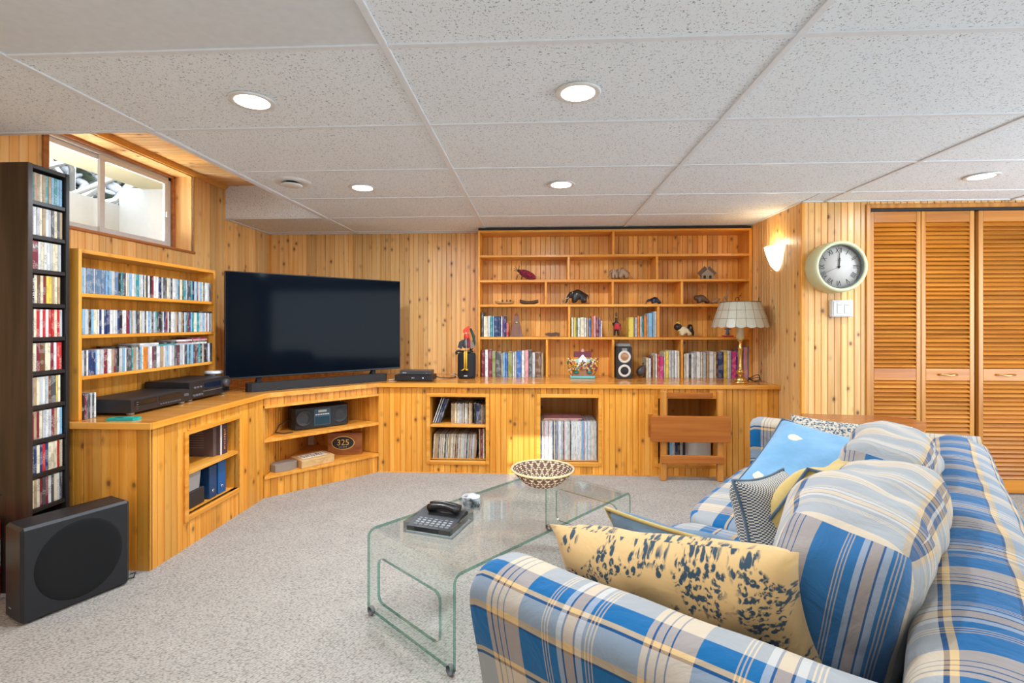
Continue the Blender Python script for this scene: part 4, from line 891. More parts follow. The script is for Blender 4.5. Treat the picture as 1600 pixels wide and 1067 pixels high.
MB().cbox(0, .255, 0, .05, 0, .158, .002).xf(KM).build('box_body', P_kb, t); MB().cbox(-.002, .257, -.002, .052, .158, .168, .002).xf(KM).build('lid', P_kb, t)
def oval(a, b, y, m, nm, cx=.115, cz=.092):
    n = 36; MB().prism([(cx + a * math.cos(2 * PI * k / n), cz + b * math.sin(2 * PI * k / n)) for k in range(n)], y, 0, 'y').xf(KM).build(nm, m, t)
gold = mat('gold_print', (.72, .52, .16), .35)
oval(.086, .052, -.0006, gold, 'oval_border'); oval(.081, .047, -.0012, ink, 'oval_label')
text('label_number', '325', .064, gold, KM @ frame((.115, -.0016, .094), (1, 0, 0), (0, 0, 1), (0, -1, 0)), t)
marks('label_print', 10, .010, mat('label_white', (.75, .73, .7), .5), KM @ frame((.115, -.0016, .060), (1, 0, 0), (0, 0, 1), (0, -1, 0)), t)
st = MB(); st.prism([(0, 0), (.10, -.02), (.155, .01), (.16, .06), (.12, .10), (.03, .10), (-.01, .05)], 0.0005, .05)
o = st.xf(frame((-1.775, 3.295, zb3 + .0004), (.62, .785, 0), (-.785, .62, 0), (0, 0, 1))).build('stone_block', mat('grey_brown_stone', (.30, .24, .19), .7)); tag(o, 'rough grey-brown stone block at the left of the bottom corner shelf', 'stone')

# ================================================================== LEFT CABINET CONTENTS
zs1 = .3925; zs0 = oz0 + .001
t = thing('board_game', 'tall boxed set with an orange-lettered spine in the left cabinet', 'box', (-1.98, oy1 - .09, zs1))
MB().cbox(-2.02, -1.85, oy1 - .105, oy1 - .052, zs1, zs1 + .178, .002).build('box_body', mat('dark_plum_box', (.05, .03, .05), .4), t)
MB().cbox(-2.02, -1.852, oy1 - .118, oy1 - .1055, zs1, zs1 + .178, .001).build('second_box', mat('smoky_brown_print', (.14, .09, .08), .25), t); MB().box(-1.852, -1.850, oy1 - .118, oy1 - .1055, zs1 + .001, zs1 + .177).build('white_spine', mat('label_white', (.75, .73, .7), .5), t)
marks('spine_print', 9, .022, mat('orange_print', (.75, .3, .05), .5), frame((-1.8495, oy1 - .078, zs1 + .09), (0, 0, 1), (0, -1, 0), (1, 0, 0)), t)
t = thing('case_stack', 'wide brown-grey printed case standing open in the left cabinet', 'case', (-2.1, oy1 - .2, zs1))
MB().cbox(-2.30, -1.87, oy1 - .15, oy1 - .122, zs1, zs1 + .172, .003).build('front_case', mat('smoky_brown_print', (.14, .09, .08), .25), t)
for k in range(7): MB().box(-2.17, -1.93, oy1 - .1506, oy1 - .15, zs1 + .05 + .014 * k, zs1 + .053 + .014 * k).build('print_line', mat('pale_print', (.35, .28, .26), .5), t)
t = thing('camera_bag', 'black equipment in shadow at the left of the upper cabinet shelf', 'equipment', (-2.0, oy0 + .08, zs1))
MB().cbox(-2.15, -1.93, oy0 + .01, oy0 + .12, zs1, zs1 + .11, .008).build('body', black, t)
MB().lathe([(0, .0), (.035, .0), (.035, .06), (.028, .065), (0, .065)], (-1.98, oy0 + .07, zs1 + .11), 20).build('lens_barrel', black, t)
tag(put_case('booklet', 'white and blue booklet above the black equipment in the left cabinet', 'booklet', None, case_mesh(.012, .12, .17, 'sky blue', 'rec'), frame((-1.86, oy0 + .012, zs1 + .001), (0, 1, 0), (-1, 0, 0), (0, 0, 1))))
t = thing('storage_tub', 'translucent grey plastic tub on a dark box in the lower left cabinet', 'tub', (-1.97, oy0 + .11, zs0 + .09))
MB().prism([(0, 0), (.15, 0), (.165, .10), (-.01, .10)], -2.10, -1.87, 'x').xf(Matrix.Translation((0, oy0 + .018, zs0 + .091))).build('tub_body', mat('cloudy_plastic', (.42, .41, .40), .35), t)
MB().cbox(-2.11, -1.86, oy0 + .004, oy0 + .188, zs0 + .1915, zs0 + .205, .003).build('lid', mat('cloudy_lid', (.5, .5, .5), .35), t)
tag(MB().cbox(-2.14, -1.86, oy0 + .004, oy0 + .20, zs0, zs0 + .09, .004).build('dark_box', mat('dark_box_card', (.03, .022, .02), .6)), 'dark brown box at the bottom of the left cabinet opening', 'box')
for k, (y0_, y1_, hh) in enumerate(((oy0 + .235, oy0 + .30, .185), (oy0 + .315, oy0 + .385, .195))):
    t = thing('blue_binder', ['darker blue binder beside the dark box in the left cabinet', 'bright blue binder right of the other in the left cabinet'][k], 'binder', (-1.95, (y0_ + y1_) / 2, zs0))
    MB().cbox(-2.12, -1.855, y0_, y1_, zs0, zs0 + hh, .004).build('cover', mat(['binder_navy', 'binder_blue'][k], [(.01, .05, .14), (.005, .10, .30)][k], .4), t)
    MB().lathe([(.006, .001), (.010, .0015), (.010, 0)], (0, 0, 0), 14, axis='x').xf(Matrix.Translation((-1.855, (y0_ + y1_) / 2, zs0 + .04))).build('finger_ring', chrome, t)

# ================================================================== SUBWOOFER AND ITEMS BY THE TOWER
A_ = math.atan2(.331, .152)
SB = frame((-1.970, 1.804, 0), (math.cos(A_), math.sin(A_), 0), (-math.sin(A_), math.cos(A_), 0), (0, 0, 1))
t = thing('subwoofer', 'slim black subwoofer with a round grille standing on the carpet', 'subwoofer', M=SB)
SW_, SH_, SD_ = .364, .375, .15
MB().cbox(0, SW_, 0, SD_, .006, SH_, .010).build('cabinet_box', mat('satin_black', (.014, .015, .018), .42), t, local=True)
MB().lathe([(0, .001), (.120, .002), (.150, .0035), (.157, .0015), (.160, 0)], (0, 0, 0), 64, axis='y').xf(Matrix.Translation((SW_ / 2 + .004, 0, SH_ / 2 + .002)) @ Matrix.Diagonal((.93, 1, 1, 1))).build('round_grille', mat('grille_cloth', (.0035, .0035, .004), .95), t, local=True)
for a in (.03, SW_ - .03):
    for b in (.03, SD_ - .03): MB().lathe([(.012, 0.0005), (.012, .006)], (a, b, 0), 12).build('foot', black_m, t, local=True)
marks('badge', 4, .009, mat('badge_grey', (.4, .4, .4), .4), SB @ frame((-.0004, .10, .05), (0, -1, 0), (0, 0, 1), (-1, 0, 0)), t)
q = PZ(206, 902, 0.006)
tag(MB().tube([q + Vector((-.03, .03, 0)), q + Vector((0, .02, .012)), q + Vector((.012, -.004, .002)), q + Vector((-.01, -.012, 0)), q + Vector((-.035, -.005, 0))], .003, 6).build('speaker_wire', black_m), 'short loop of black wire on the carpet behind the subwoofer', 'wire')
t = thing('red_carton', 'red and white carton on the floor left of the subwoofer', 'carton', (-2.34, 1.92, 0))
MB().cbox(-2.44, -2.285, 1.87, 2.01, .001, .13, .003).cbox(-2.44, -2.285, 1.87, 2.01, .24, .33, .003).build('red_panel', mat('red_card', (.45, .012, .012), .5), t)
MB().cbox(-2.439, -2.286, 1.871, 2.009, .13, .24, .001).build('white_band', mat('label_white', (.75, .73, .7), .5), t)

# ================================================================== BACK WORKTOP OBJECTS
def smooth_curve(pts, n=6):
    out = []; P = [Vector(p) for p in pts]; P = [P[0]] + P + [P[-1]]
    for i in range(1, len(P) - 2):
        for k in range(n):
            t_ = k / n; a, b, c, d = P[i - 1], P[i], P[i + 1], P[i + 2]
            out.append(.5 * ((2 * b) + (c - a) * t_ + (2 * a - 5 * b + 4 * c - d) * t_ ** 2 + (3 * b - a - 3 * c + d) * t_ ** 3))
    out.append(P[-2]); return out
def skin(name, nodes, edges, m, parent, lv=2, M=None):
    """one continuous body grown over a skeleton"""
    me = bpy.data.meshes.new(name); me.from_pydata([n[0] for n in nodes], edges, []); me.materials.append(m)
    o = bpy.data.objects.new(name, me); col.objects.link(o)
    if parent: o.parent = parent
    sk = o.modifiers.new('skin', 'SKIN'); lay = me.skin_vertices[0] if me.skin_vertices else None
    if lay is None:
        bm = bmesh.new(); bm.from_mesh(me); bm.verts.layers.skin.verify(); bm.to_mesh(me); bm.free(); lay = me.skin_vertices[0]
    for i, n in enumerate(nodes): r = n[1]; lay.data[i].radius = (r, r) if not isinstance(r, tuple) else r
    lay.data[0].use_root = True; sk.use_smooth_shade = True
    sb = o.modifiers.new('sub', 'SUBSURF'); sb.levels = sb.render_levels = lv; return o
def quadruped(name, label, pos, rz, H, m, head=.22, neck=(.0, .1), trunk=False, ear=0, tusk=False, tail=True, bodyL=.9, leg=.10, bodyR=.26, snout=.12):
    """small carved four-legged animal, H metres tall, facing local +x"""
    s = H; t = thing(name, label, 'figurine', pos, rz)
    L = bodyL * s; bz = .62 * s; br = bodyR * s; hx = L / 2 + neck[0] * s; hz = bz + neck[1] * s
    N = [((-L / 2 * .75, 0, bz), br * .95), ((0, 0, bz + .02 * s), br), ((L / 2 * .6, 0, bz + .02 * s), br * .9), ((L / 2 * .9 + neck[0] * s * .5, 0, bz + neck[1] * s * .6), head * .8 * s), ((hx + .1 * s, 0, hz), head * s)]
    Ed = [(0, 1), (1, 2), (2, 3), (3, 4)]; k = 5
    for x, par in ((-L / 2 * .72, 0), (L / 2 * .62, 2)):
        for y in (-1, 1):
            N += [((x, y * br * .55, bz - br * .75), leg * 1.25 * s), ((x, y * br * .62, .03 * s + leg * .4 * s), leg * s)]; Ed += [(par, k), (k, k + 1)]; k += 2
    if trunk:
        N += [((hx + .32 * s, 0, hz - .16 * s), .075 * s), ((hx + .36 * s, 0, hz - .40 * s), .055 * s), ((hx + .44 * s, 0, hz - .52 * s), .04 * s)]; Ed += [(4, k), (k, k + 1), (k + 1, k + 2)]; k += 3
    else: N += [((hx + (.1 + snout) * s, 0, hz - .05 * s), head * .6 * s)]; Ed += [(4, k)]; k += 1
    if tail: N += [((-L / 2 - .14 * s, 0, bz - .05 * s), .03 * s), ((-L / 2 - .18 * s, 0, bz - .3 * s), .025 * s)]; Ed += [(0, k), (k, k + 1)]
    skin('body', N, Ed, m, t)
    if ear:
        for y in (-1, 1): MB().ball((hx, y * head * s * .95, hz + (.02 if ear > .15 else head * .85) * s), (ear * .6 * s, .03 * s, ear * s), 10).build('ear', m, t, local=True)
    if tusk:
        for y in (-1, 1): MB().tube([(hx + .2 * s, y * .08 * s, hz - .12 * s), (hx + .34 * s, y * .09 * s, hz - .24 * s), (hx + .46 * s, y * .08 * s, hz - .22 * s)], [.03 * s, .022 * s, .008 * s], 6).build('tusk', mat('ivory_paint', (.8, .74, .6), .4), t, local=True)
    return t
ebony = mat('ebony_wood', (.022, .018, .017), .28); dkwood = mat('dark_carved_wood', (.11, .05, .025), .35); midwood = mat('mottled_carved_wood', (.36, .22, .13), .4)
YS = 4.37
def sp_(px, z): return (shelf_x(px, YS), YS, z + .0005)
quadruped('elephant_figurine', 'large black carved elephant walking on the third bookcase shelf', sp_(904, SH[2]), PI, .142, ebony, trunk=True, ear=.20, tusk=True, head=.25, neck=(-.06, -.02), bodyL=.85, bodyR=.40, leg=.15)
quadruped('elephant_figurine', 'mottled brown elephant facing left on the second shelf, larger of the pair', sp_(973, SH[1]), PI, .115, midwood, trunk=True, ear=.19, head=.24, neck=(-.1, .04), bodyL=.72, bodyR=.38, leg=.13)
quadruped('elephant_figurine', 'smaller mottled elephant with raised trunk left of the brown pair', (shelf_x(960, 4.34), 4.345, SH[1] + .0005), PI, .105, midwood, trunk=True, ear=.17, head=.22, neck=(-.1, .08), bodyL=.40, bodyR=.28, leg=.12)
quadruped('anteater_figurine', 'glossy dark blue-black anteater figurine on the third shelf', (shelf_x(1025, YS), YS, SH[2] + .0005), PI, .068, mat('midnight_glaze', (.012, .018, .04), .15), trunk=True, head=.18, neck=(.30, -.12), bodyL=1.2, bodyR=.48, leg=.15, tail=False)
quadruped('hippo_figurine', 'dark brown carved hippo on the third shelf near the lamp', sp_(1098, SH[2]), PI, .085, dkwood, head=.30, neck=(.05, .02), bodyL=1.2, bodyR=.44, leg=.17, snout=.14, tail=False, ear=.06)
quadruped('hippo_figurine', 'small light brown calf figurine behind the carved hippo', (shelf_x(1117, YS), YS, SH[2] + .0005), 0, .055, midwood, head=.28, bodyL=1.1, bodyR=.40, leg=.15, tail=False)
t = thing('giraffe_figurine', 'slender spotted giraffe figurine above the lamp shade', 'figurine', (shelf_x(1134, YS), YS, SH[2] + .0005))
g = midwood
skin('body', [((-.018, 0, .055), .012), ((.005, 0, .062), .013), ((.012, 0, .095), .006), ((.016, 0, .122), .006), ((.030, 0, .117), .004), ((-.02, -.006, .03), .004), ((-.022, -.006, .004), .004), ((-.02, .006, .03), .004), ((-.022, .006, .004), .004), ((.008, -.006, .03), .004), ((.010, -.006, .004), .004), ((.008, .006, .03), .004), ((.01, .006, .004), .004)],
     [(0, 1), (1, 2), (2, 3), (3, 4), (0, 5), (5, 6), (0, 7), (7, 8), (1, 9), (9, 10), (1, 11), (11, 12)], g, t)
t = thing('ring_ornament', 'small dark ring ornament with a knob right of the giraffe', 'ornament', (shelf_x(1154, YS), YS, SH[2] + .0005))
cx_ = shelf_x(1152, YS); MB().tube([(cx_ + .016 * math.cos(a * PI / 8), YS, SH[2] + .036 + .024 * math.sin(a * PI / 8)) for a in range(16)], .003, 6, closed=True).build('ring', dkwood, t)
MB().lathe([(.014, .0005), (.014, .006), (.004, .010), (.003, .014)], (cx_, YS, SH[2]), 14).build('stand', dkwood, t); MB().tube([(cx_ + .014, YS, SH[2] + .05), (cx_ + .022, YS, SH[2] + .07)], .002, 6).ball((cx_ + .024, YS, SH[2] + .075), .006, 8).build('knob', dkwood, t)
# cow / skunk-like painted animal
cowm = mat('cream_glaze', (.75, .62, .38), .2)
t = quadruped('cow_figurine', 'black and cream glazed animal figurine on the fourth shelf left of the lamp', sp_(1070, SH[3]), PI, .10, cowm, head=.26, neck=(.02, .06), bodyL=.95, bodyR=.38, leg=.16, snout=.10, tail=False)
MB().ball((.060, 0, .086), (.034, .034, .032), 14).build('dark_face', ebony, t, local=True); MB().ball((-.045, 0, .066), (.026, .042, .046), 14).build('dark_rump', ebony, t, local=True)
MB().tube([(-.06, 0, .07), (-.072, 0, .04), (-.07, 0, .01)], [.01, .009, .007], 8).build('tail', ebony, t, local=True)
for y in (-1, 1): MB().ball((.055, y * .02, .122), (.012, .006, .010), 8).build('ear', mat('yellow_glaze', (.7, .5, .08), .3), t, local=True)
# small red and blue figure beside the lamp
t = thing('painted_figure', 'tiny red and blue painted figure half hidden by the lamp', 'figurine', sp_(1137, SH[3]))
MB().cbox(-.045, .045, -.02, .02, 0, .014, .003).build('base', mat('red_paint', (.55, .04, .03), .4), t, local=True)
skin('body', [((0, 0, .045), .013), ((0, 0, .065), .008), ((0, 0, .082), .012), ((-.03, 0, .07), .004), ((.03, 0, .07), .004), ((-.016, 0, .018), .006), ((.016, 0, .018), .006)], [(0, 1), (1, 2), (1, 3), (1, 4), (0, 5), (0, 6)], mat('blue_grey_paint', (.10, .14, .24), .4), t)
# drummer
t = thing('drummer_figurine', 'dark drummer figurine in a red cloth with a tall spear on the fourth shelf', 'figurine', sp_(963, SH[3]))
skin('body', [((0, 0, .085), .020), ((0, 0, .115), .018), ((0, 0, .15), .008), ((0, 0, .17), .016), ((-.032, -.01, .115), .007), ((-.028, -.03, .095), .006), ((.034, -.01, .11), .007), ((.024, -.03, .09), .006), ((-.013, 0, .045), .011), ((-.016, 0, .008), .009), ((.015, 0, .045), .011), ((.018, 0, .008), .009)],
     [(0, 1), (1, 2), (2, 3), (1, 4), (4, 5), (1, 6), (6, 7), (0, 8), (8, 9), (0, 10), (10, 11)], ebony, t)
MB().lathe([(.030, .065), (.034, .075), (.026, .112), (.022, .120)], (.008, -.004, 0), 16).build('red_cloth', mat('red_cloth', (.5, .03, .04), .8), t, local=True)
MB().ball((0, 0, .196), (.010, .010, .022), 10).build('headdress', dkwood, t, local=True); MB().tube([(-.062, 0, .20), (-.03, -.01, .10)], .0018, 5).build('spear', dkwood, t, local=True)
# insect
t = thing('insect_figurine', 'red and black patterned beetle figurine with wire legs on the second shelf', 'figurine', sp_(824, SH[1]))
red_b = cloth('beetle_shell', (.45, .02, .05), (.02, .015, .02), 90)
MB().ball((0, 0, 0), (.082, .040, .036), 18).xf(Matrix.Translation((0, 0, .050)) @ Matrix.Rotation(.42, 4, 'Y')).build('shell', red_b, t, local=True)
MB().ball((-.072, 0, .082), (.017, .016, .015), 12).build('head', ebony, t, local=True)
lg = MB()
for k in range(3):
    for y in (-1, 1): lg.tube([(-.05 + k * .03, y * .02, .06 - k * .01), (-.085 + k * .04, y * .05, .05 - k * .006), (-.10 + k * .045, y * .055, .002)], .002, 5)
lg.build('legs', ebony, t, local=True)
for j, (dx, dz) in enumerate(((-.045, .0), (-.045, .022), (-.035, .04), (-.005, .05), (.01, .045))): MB().tube([(-.078, 0, .085), (-.078 + dx * .9, .005 * (j - 2), .085 + dz)], .0022, 5).build('feeler', ebony, t, local=True)
# cottage
t = thing('cottage_ornament', 'miniature stone cottage with a gabled roof on the second shelf', 'ornament', sp_(1104.5, SH[1]))
stn = mat('grey_stone_paint', (.34, .27, .20), .8)
MB().cbox(-.06, .06, -.03, .03, 0, .006, .002).build('green_base', mat('moss_green', (.14, .18, .05), .9), t, local=True)
MB().prism([(-.05, .006), (.05, .006), (.05, .045), (0, .09), (-.05, .045)], -.022, .022, 'y').build('stone_walls', stn, t, local=True)
for sgn in (-1, 1): MB().obox((sgn * .062, 0, .036), (0, 0, .096), .058, .006, (0, 1, 0)).build('roof_slope', mat('brown_thatch', (.16, .10, .07), .9), t, local=True)
for x in (-.026, .022): MB().prism([(x - .011, .007), (x + .011, .007), (x + .011, .028), (x, .038), (x - .011, .028)], -.0235, -.022, 'y').build('doorway', mat('doorway_dark', (.03, .02, .015), .8), t, local=True)
MB().cbox(-.006, .006, -.006, .006, .09, .108, .001).build('chimney', stn, t, local=True)
# canoes and shoe
def boat(name, label, px, z, L, m, m2, h=.022, flip=1):
    t = thing(name, label, 'ornament', (shelf_x(px, YS), YS, z + .0005)); P = []; n = 14
    mb = MB(); rings = []
    for i in range(n + 1):
        x = -L / 2 + L * i / n; u = abs(2 * i / n - 1); w = .022 * (1 - u ** 2.4) + .001; zz = h * (.75 + .35 * u ** 2); zb_ = h * .45 * u ** 3
        rings.append([(x, -w, zz), (x, -w * .75, zb_ + h * .3), (x, 0, zb_), (x, w * .75, zb_ + h * .3), (x, w, zz), (x, w * .6, zz * .72), (x, 0, zb_ + h * .25), (x, -w * .6, zz * .72)])
    vs = [p for r in rings for p in r]; fs = [(i * 8 + k, i * 8 + (k + 1) % 8, (i + 1) * 8 + (k + 1) % 8, (i + 1) * 8 + k) for i in range(n) for k in range(8)] + [tuple(range(8)), tuple(n * 8 + k for k in range(8))[::-1]]
    mb.add(vs, fs, 0, smooth=True).build('hull', m, t, local=True); return t
t = boat('canoe_ornament', 'light wooden canoe ornament with two tiny paddlers, left on the third shelf', 788.5, SH[2], .165, mat('honey_wood', (.45, .22, .07), .35), None, .030)
for x in (-.02, .02, .05): MB().ball((x, 0, .032), (.008, .007, .012), 8).build('paddler', dkwood, t, local=True)
boat('canoe_ornament', 'dark wooden canoe ornament left of the black elephant', 826.5, SH[2], .165, dkwood, None, .042)
t = thing('carved_shoe', 'small dark carved wooden shoe between the metronome and the paperbacks', 'ornament', (shelf_x(863, YS), YS, SH[3] + .0005))
MB().prism([(-.068, .028), (-.055, .012), (-.02, .003), (.03, .004), (.036, .014), (.045, .004), (.060, .004), (.066, .034), (.03, .040), (.0, .034), (-.03, .036)], -.020, .020, 'y').build('shoe_body', dkwood, t, local=True)
# metronome
t = thing('metronome', 'tapered reddish-brown wooden metronome at the end of a row of books', 'metronome', (shelf_x(807, YS), YS, SH[3] + .0005))
mw = pine('metronome_wood', (.22, .08, .035), (.17, .055, .025), (.12, .035, .015), knots=0, var=0)
def frustum(mb, w0, d0, z0, w1, d1, z1):
    v = [(-w0, -d0, z0), (w0, -d0, z0), (w0, d0, z0), (-w0, d0, z0), (-w1, -d1, z1), (w1, -d1, z1), (w1, d1, z1), (-w1, d1, z1)]
    return mb.add(v, [(3, 2, 1, 0), (4, 5, 6, 7), (0, 1, 5, 4), (1, 2, 6, 5), (2, 3, 7, 6), (3, 0, 4, 7)])
frustum(frustum(MB(), .058, .05, .0, .055, .047, .018), .050, .043, .018, .020, .020, .185).build('case', mw, t, local=True); frustum(MB(), .020, .02, .185, .004, .004, .212).build('cap', mw, t, local=True)
MB().lathe([(0, .003), (.010, .003), (.012, 0)], (0, 0, 0), 14, axis='y').xf(Matrix.Translation((0, -.031, .125))).build('winding_plate', mat('dull_brass', (.4, .3, .15), .4, .8), t, local=True)
# speaker box with rooster
cx_ = PZ(729, 591, ZT).x; YSp = 4.20
t = thing('bluetooth_speaker', 'black rounded tabletop speaker under the rooster', 'speaker', (cx_, YSp, ZT))
n = 28; hw = .078; hd = .062
MB().lathe([(.0, .0005), (.86, .0005), (.97, .012), (1, .03), (1, .19), (.97, .208), (.88, .215), (0, .215)], (0, 0, 0), 40).xf(Matrix.Translation((cx_, YSp, ZT)) @ Matrix.Diagonal((hw, hd, 1, 1))).build('housing', mat('speaker_cloth', (.012, .013, .015), .8), t)
MB().cbox(cx_ - .014, cx_ + .014, YSp - hd - .0016, YSp - hd + .006, ZT + .022, ZT + .030, .0005).build('badge', mat('silver_print', (.6, .6, .6), .3), t)
t = thing('rooster_figurine', 'painted wooden rooster with red comb sitting on the black speaker', 'figurine', (cx_, YSp, ZT + .216))
rz_ = .0005
skin('body', [((0, 0, .035), .048), ((-.002, 0, .085), .040), ((-.004, 0, .125), .026)], [(0, 1), (1, 2)], mat('rooster_grey', (.06, .06, .07), .4), t)
MB().ball((.0, 0, .012), (.062, .048, .012), 18).build('seat_base', ebony, t, local=True)
skin('neck', [((0, -.004, .112), .030), ((.0, -.006, .145), .026), ((.002, -.008, .17), .020)], [(0, 1), (1, 2)], mat('rooster_red', (.62, .035, .015), .35), t)
MB().prism([(-.030, .170), (.006, .166), (.022, .182), (.026, .222), (.016, .230), (-.006, .214), (-.028, .196)], -.016, .0, 'y').build('comb', mat('comb_red', (.75, .05, .02), .35), t, local=True)
MB().ball((-.004, -.012, .166), (.014, .012, .012), 10).build('face', mat('face_pink', (.6, .32, .22), .4), t, local=True)
MB().lathe([(.006, 0), (0, .02)], (0, 0, 0), 8, axis='x').xf(Matrix.Translation((-.016, -.014, .164)) @ Matrix.Rotation(PI, 4, 'Z')).build('beak', mat('beak_yellow', (.75, .5, .06), .3), t, local=True)
MB().cbox(.012, .034, -.043, -.028, .045, .118, .004).build('red_breast', mat('maroon_paint', (.22, .01, .03), .4), t, local=True)
bd = MB()
for k in range(9): bd.ball((.004 - .0006 * k, -.046 + .0016 * k, .030 + .011 * k), .0042, 6)
bd.build('bead_trim', mat('white_paint_dots', (.75, .75, .72), .4), t, local=True)
for sg in (-1, 1):
    w_ = MB(); 
    for k in range(5): w_.obox((sg * .030 + sg * .006 * k, -.028 - .001 * k, .112 - .004 * k), (sg * .042 + sg * .007 * k, -.020, .035 + .003 * k), .0075, .006, (0, 1, 0))
    w_.build('wing', [mat('wing_feather_paint', (.30, .22, .18), .4) if sg > 0 else mat('rooster_grey', (.06, .06, .07), .4)], t, local=True)
tl = MB()
for k in range(5): tl.tube(smooth_curve([(.03, .02, .02), (.050 + .004 * k, .025, .08), (.060 - .006 * k, .03, .135 + .012 * k), (.045 - .004 * k, .03, .160 + .012 * k)], 4), [.010] * 12 + [.004], 6)
tl.build('tail_feathers', mat('tail_green_black', (.012, .04, .03), .25), t, local=True)
tb = MB().tube(smooth_curve([(-.045, -.01, .012), (-.075, -.012, .016), (-.088, -.012, .0), (-.080, -.012, -.012)], 4), .010, 8); tb.build('side_claw', ebony, t, local=True)
for x in (-.008, .008):
    MB().tube([(x, -.050, .018), (x, -.074, .006), (x, -.076, -.13)], [.007, .008, .006], 10).build('leg', mat('leg_yellow', (.75, .42, .03), .4), t, local=True)
    MB().prism([(x - .028, -.142), (x + .014, -.142), (x + .012, -.130), (x - .008, -.128)], -.094, -.070, 'y').build('foot', mat('leg_yellow', (.75, .42, .03), .4), t, local=True)
tag(MB().tube([(cx_ - .075, 4.22, ZT + .006), (cx_ - .12, 4.24, ZT + .03), (cx_ - .15, 4.25, ZT + .028)], .003, 6).build('white_cable', white_p), 'short white cable poking out left of the black speaker', 'cable')
# village ornament
cx_ = PZ(911, 592, ZT).x
t = thing('village_ornament', 'colourful market-house ornament with flower stalls on a turquoise base', 'ornament', (cx_, 4.245, ZT + .0005))
MB().cbox(-.105, .105, -.035, .035, 0, .022, .005).build('turquoise_base', mat('turquoise_glaze', (.18, .50, .52), .3), t, local=True)
MB().cbox(-.085, .085, -.025, .025, .022, .075, .004).build('lower_wall', mat('terracotta', (.38, .16, .08), .6), t, local=True)
MB().cbox(-.07, .07, -.022, .022, .075, .165, .004).build('upper_wall', mat('mint_wall', (.45, .62, .60), .5), t, local=True)
MB().prism([(-.035, .115), (.035, .115), (.035, .165), (0, .205), (-.035, .165)], -.030, .02, 'y').build('white_gable', mat('white_gable_paint', (.75, .76, .78), .5), t, local=True)
MB().cbox(-.072, .072, -.02, .025, .180, .226, .003).build('plum_roof', mat('plum_paint', (.16, .03, .06), .5), t, local=True)
MB().prism([(-.012, .226), (.012, .226), (.012, .24), (0, .252), (-.012, .24)], -.012, .012, 'y').build('cupola', mat('pink_paint', (.65, .35, .35), .5), t, local=True)
MB().cbox(-.005, .005, -.0315, -.03, .12, .155, .0005).build('door_slit', ebony, t, local=True)
fc = [mat('flower_yellow', (.8, .48, .03), .6), mat('flower_orange', (.7, .22, .03), .6), mat('flower_cream', (.75, .68, .5), .6), mat('flower_plum', (.28, .04, .08), .6), mat('leaf_green', (.08, .22, .08), .7)]
rnd = random.Random(4); fl = MB()
for k in range(190):
    a = rnd.uniform(-1, 1); z = rnd.uniform(.07, .135) if k < 130 else rnd.uniform(.13, .17); x = a * (.118 if k < 130 else .13)
    if k >= 130 and abs(x) < .06: x = math.copysign(.06 + abs(x) * .7, x)
    fl.ball((x, -.028 - rnd.uniform(0, .022), z), rnd.uniform(.005, .010), 6, rnd.choice([0, 0, 1, 2, 3, 3, 4]) if k < 130 else rnd.choice([2, 2, 0, 4, 3]))
tag(fl.build('flowers', fc, t, local=True), kind='stuff')
for sg in (-1, 1): MB().tube(smooth_curve([(sg * .085, -.02, .022), (sg * .118, -.02, .07), (sg * .120, -.02, .14), (sg * .10, -.02, .17)], 4), .003, 6).build('side_branch', dkwood, t, local=True)
for x in (-.055, .055): MB().ball((x, -.03, .052), (.024, .014, .015), 10).build('green_awning', mat('awning_green', (.02, .18, .12), .5), t, local=True)
# small speaker with white rings
sx_ = (PZ(960, 592, ZT).x + PZ(984, 592, ZT).x) / 2 + .022
t = thing('bookshelf_speaker', 'small black two-way speaker with white rings and a silver top', 'speaker', (sx_, 4.30, ZT))
MB().cbox(sx_ - .062, sx_ + .062, 4.215, 4.38, ZT + .0005, ZT + .265, .004).build('housing', black_m, t)
MB().cbox(sx_ - .060, sx_ + .060, 4.22, 4.375, ZT + .265, ZT + .300, .010).build('silver_top', mat('brushed_silver', (.35, .34, .33), .3, .7), t)
for zz, inner in ((.068, mat('woofer_black', (.01, .01, .012), .5)), (.185, mat('copper_tweeter', (.55, .30, .16), .3, .6))):
    MB().lathe([(.034, .002), (.040, .006), (.050, .005), (.053, 0)], (0, 0, 0), 32, axis='y').xf(Matrix.Translation((sx_, 4.2155, ZT + zz))).build('white_ring', mat('ring_white', (.70, .66, .60), .35), t)
    MB().lathe([(0, .004), (.012, .006), (.022, .001), (.034, .003)], (0, 0, 0), 28, axis='y').xf(Matrix.Translation((sx_, 4.2155, ZT + zz))).build('cone', inner, t)
MB().cbox(sx_ - .022, sx_ + .022, 4.2135, 4.2155, ZT + .226, ZT + .258, .0008).build('tweeter_plate', mat('brushed_silver', (.35, .34, .33), .3, .7), t)
t = thing('bear_figurine', 'squat dark carved animal crouching right of the white-ringed speaker', 'figurine', (PZ(999, 590, ZT).x, 4.30, ZT + .0005))
skin('body', [((0, 0, .052), .042), ((.022, 0, .085), .030), ((-.03, 0, .035), .022), ((.012, -.028, .02), .018), ((.012, .028, .02), .018), ((.048, -.005, .102), .016)], [(0, 1), (0, 2), (0, 3), (0, 4), (1, 5)], mat('grey_brown_carving', (.06, .045, .04), .4), t)
for y in (-.012, .012): MB().ball((.03 + y * .3, y, .122), (.008, .005, .010), 8).build('ear', mat('grey_brown_carving', (.06, .045, .04), .4), t, local=True)

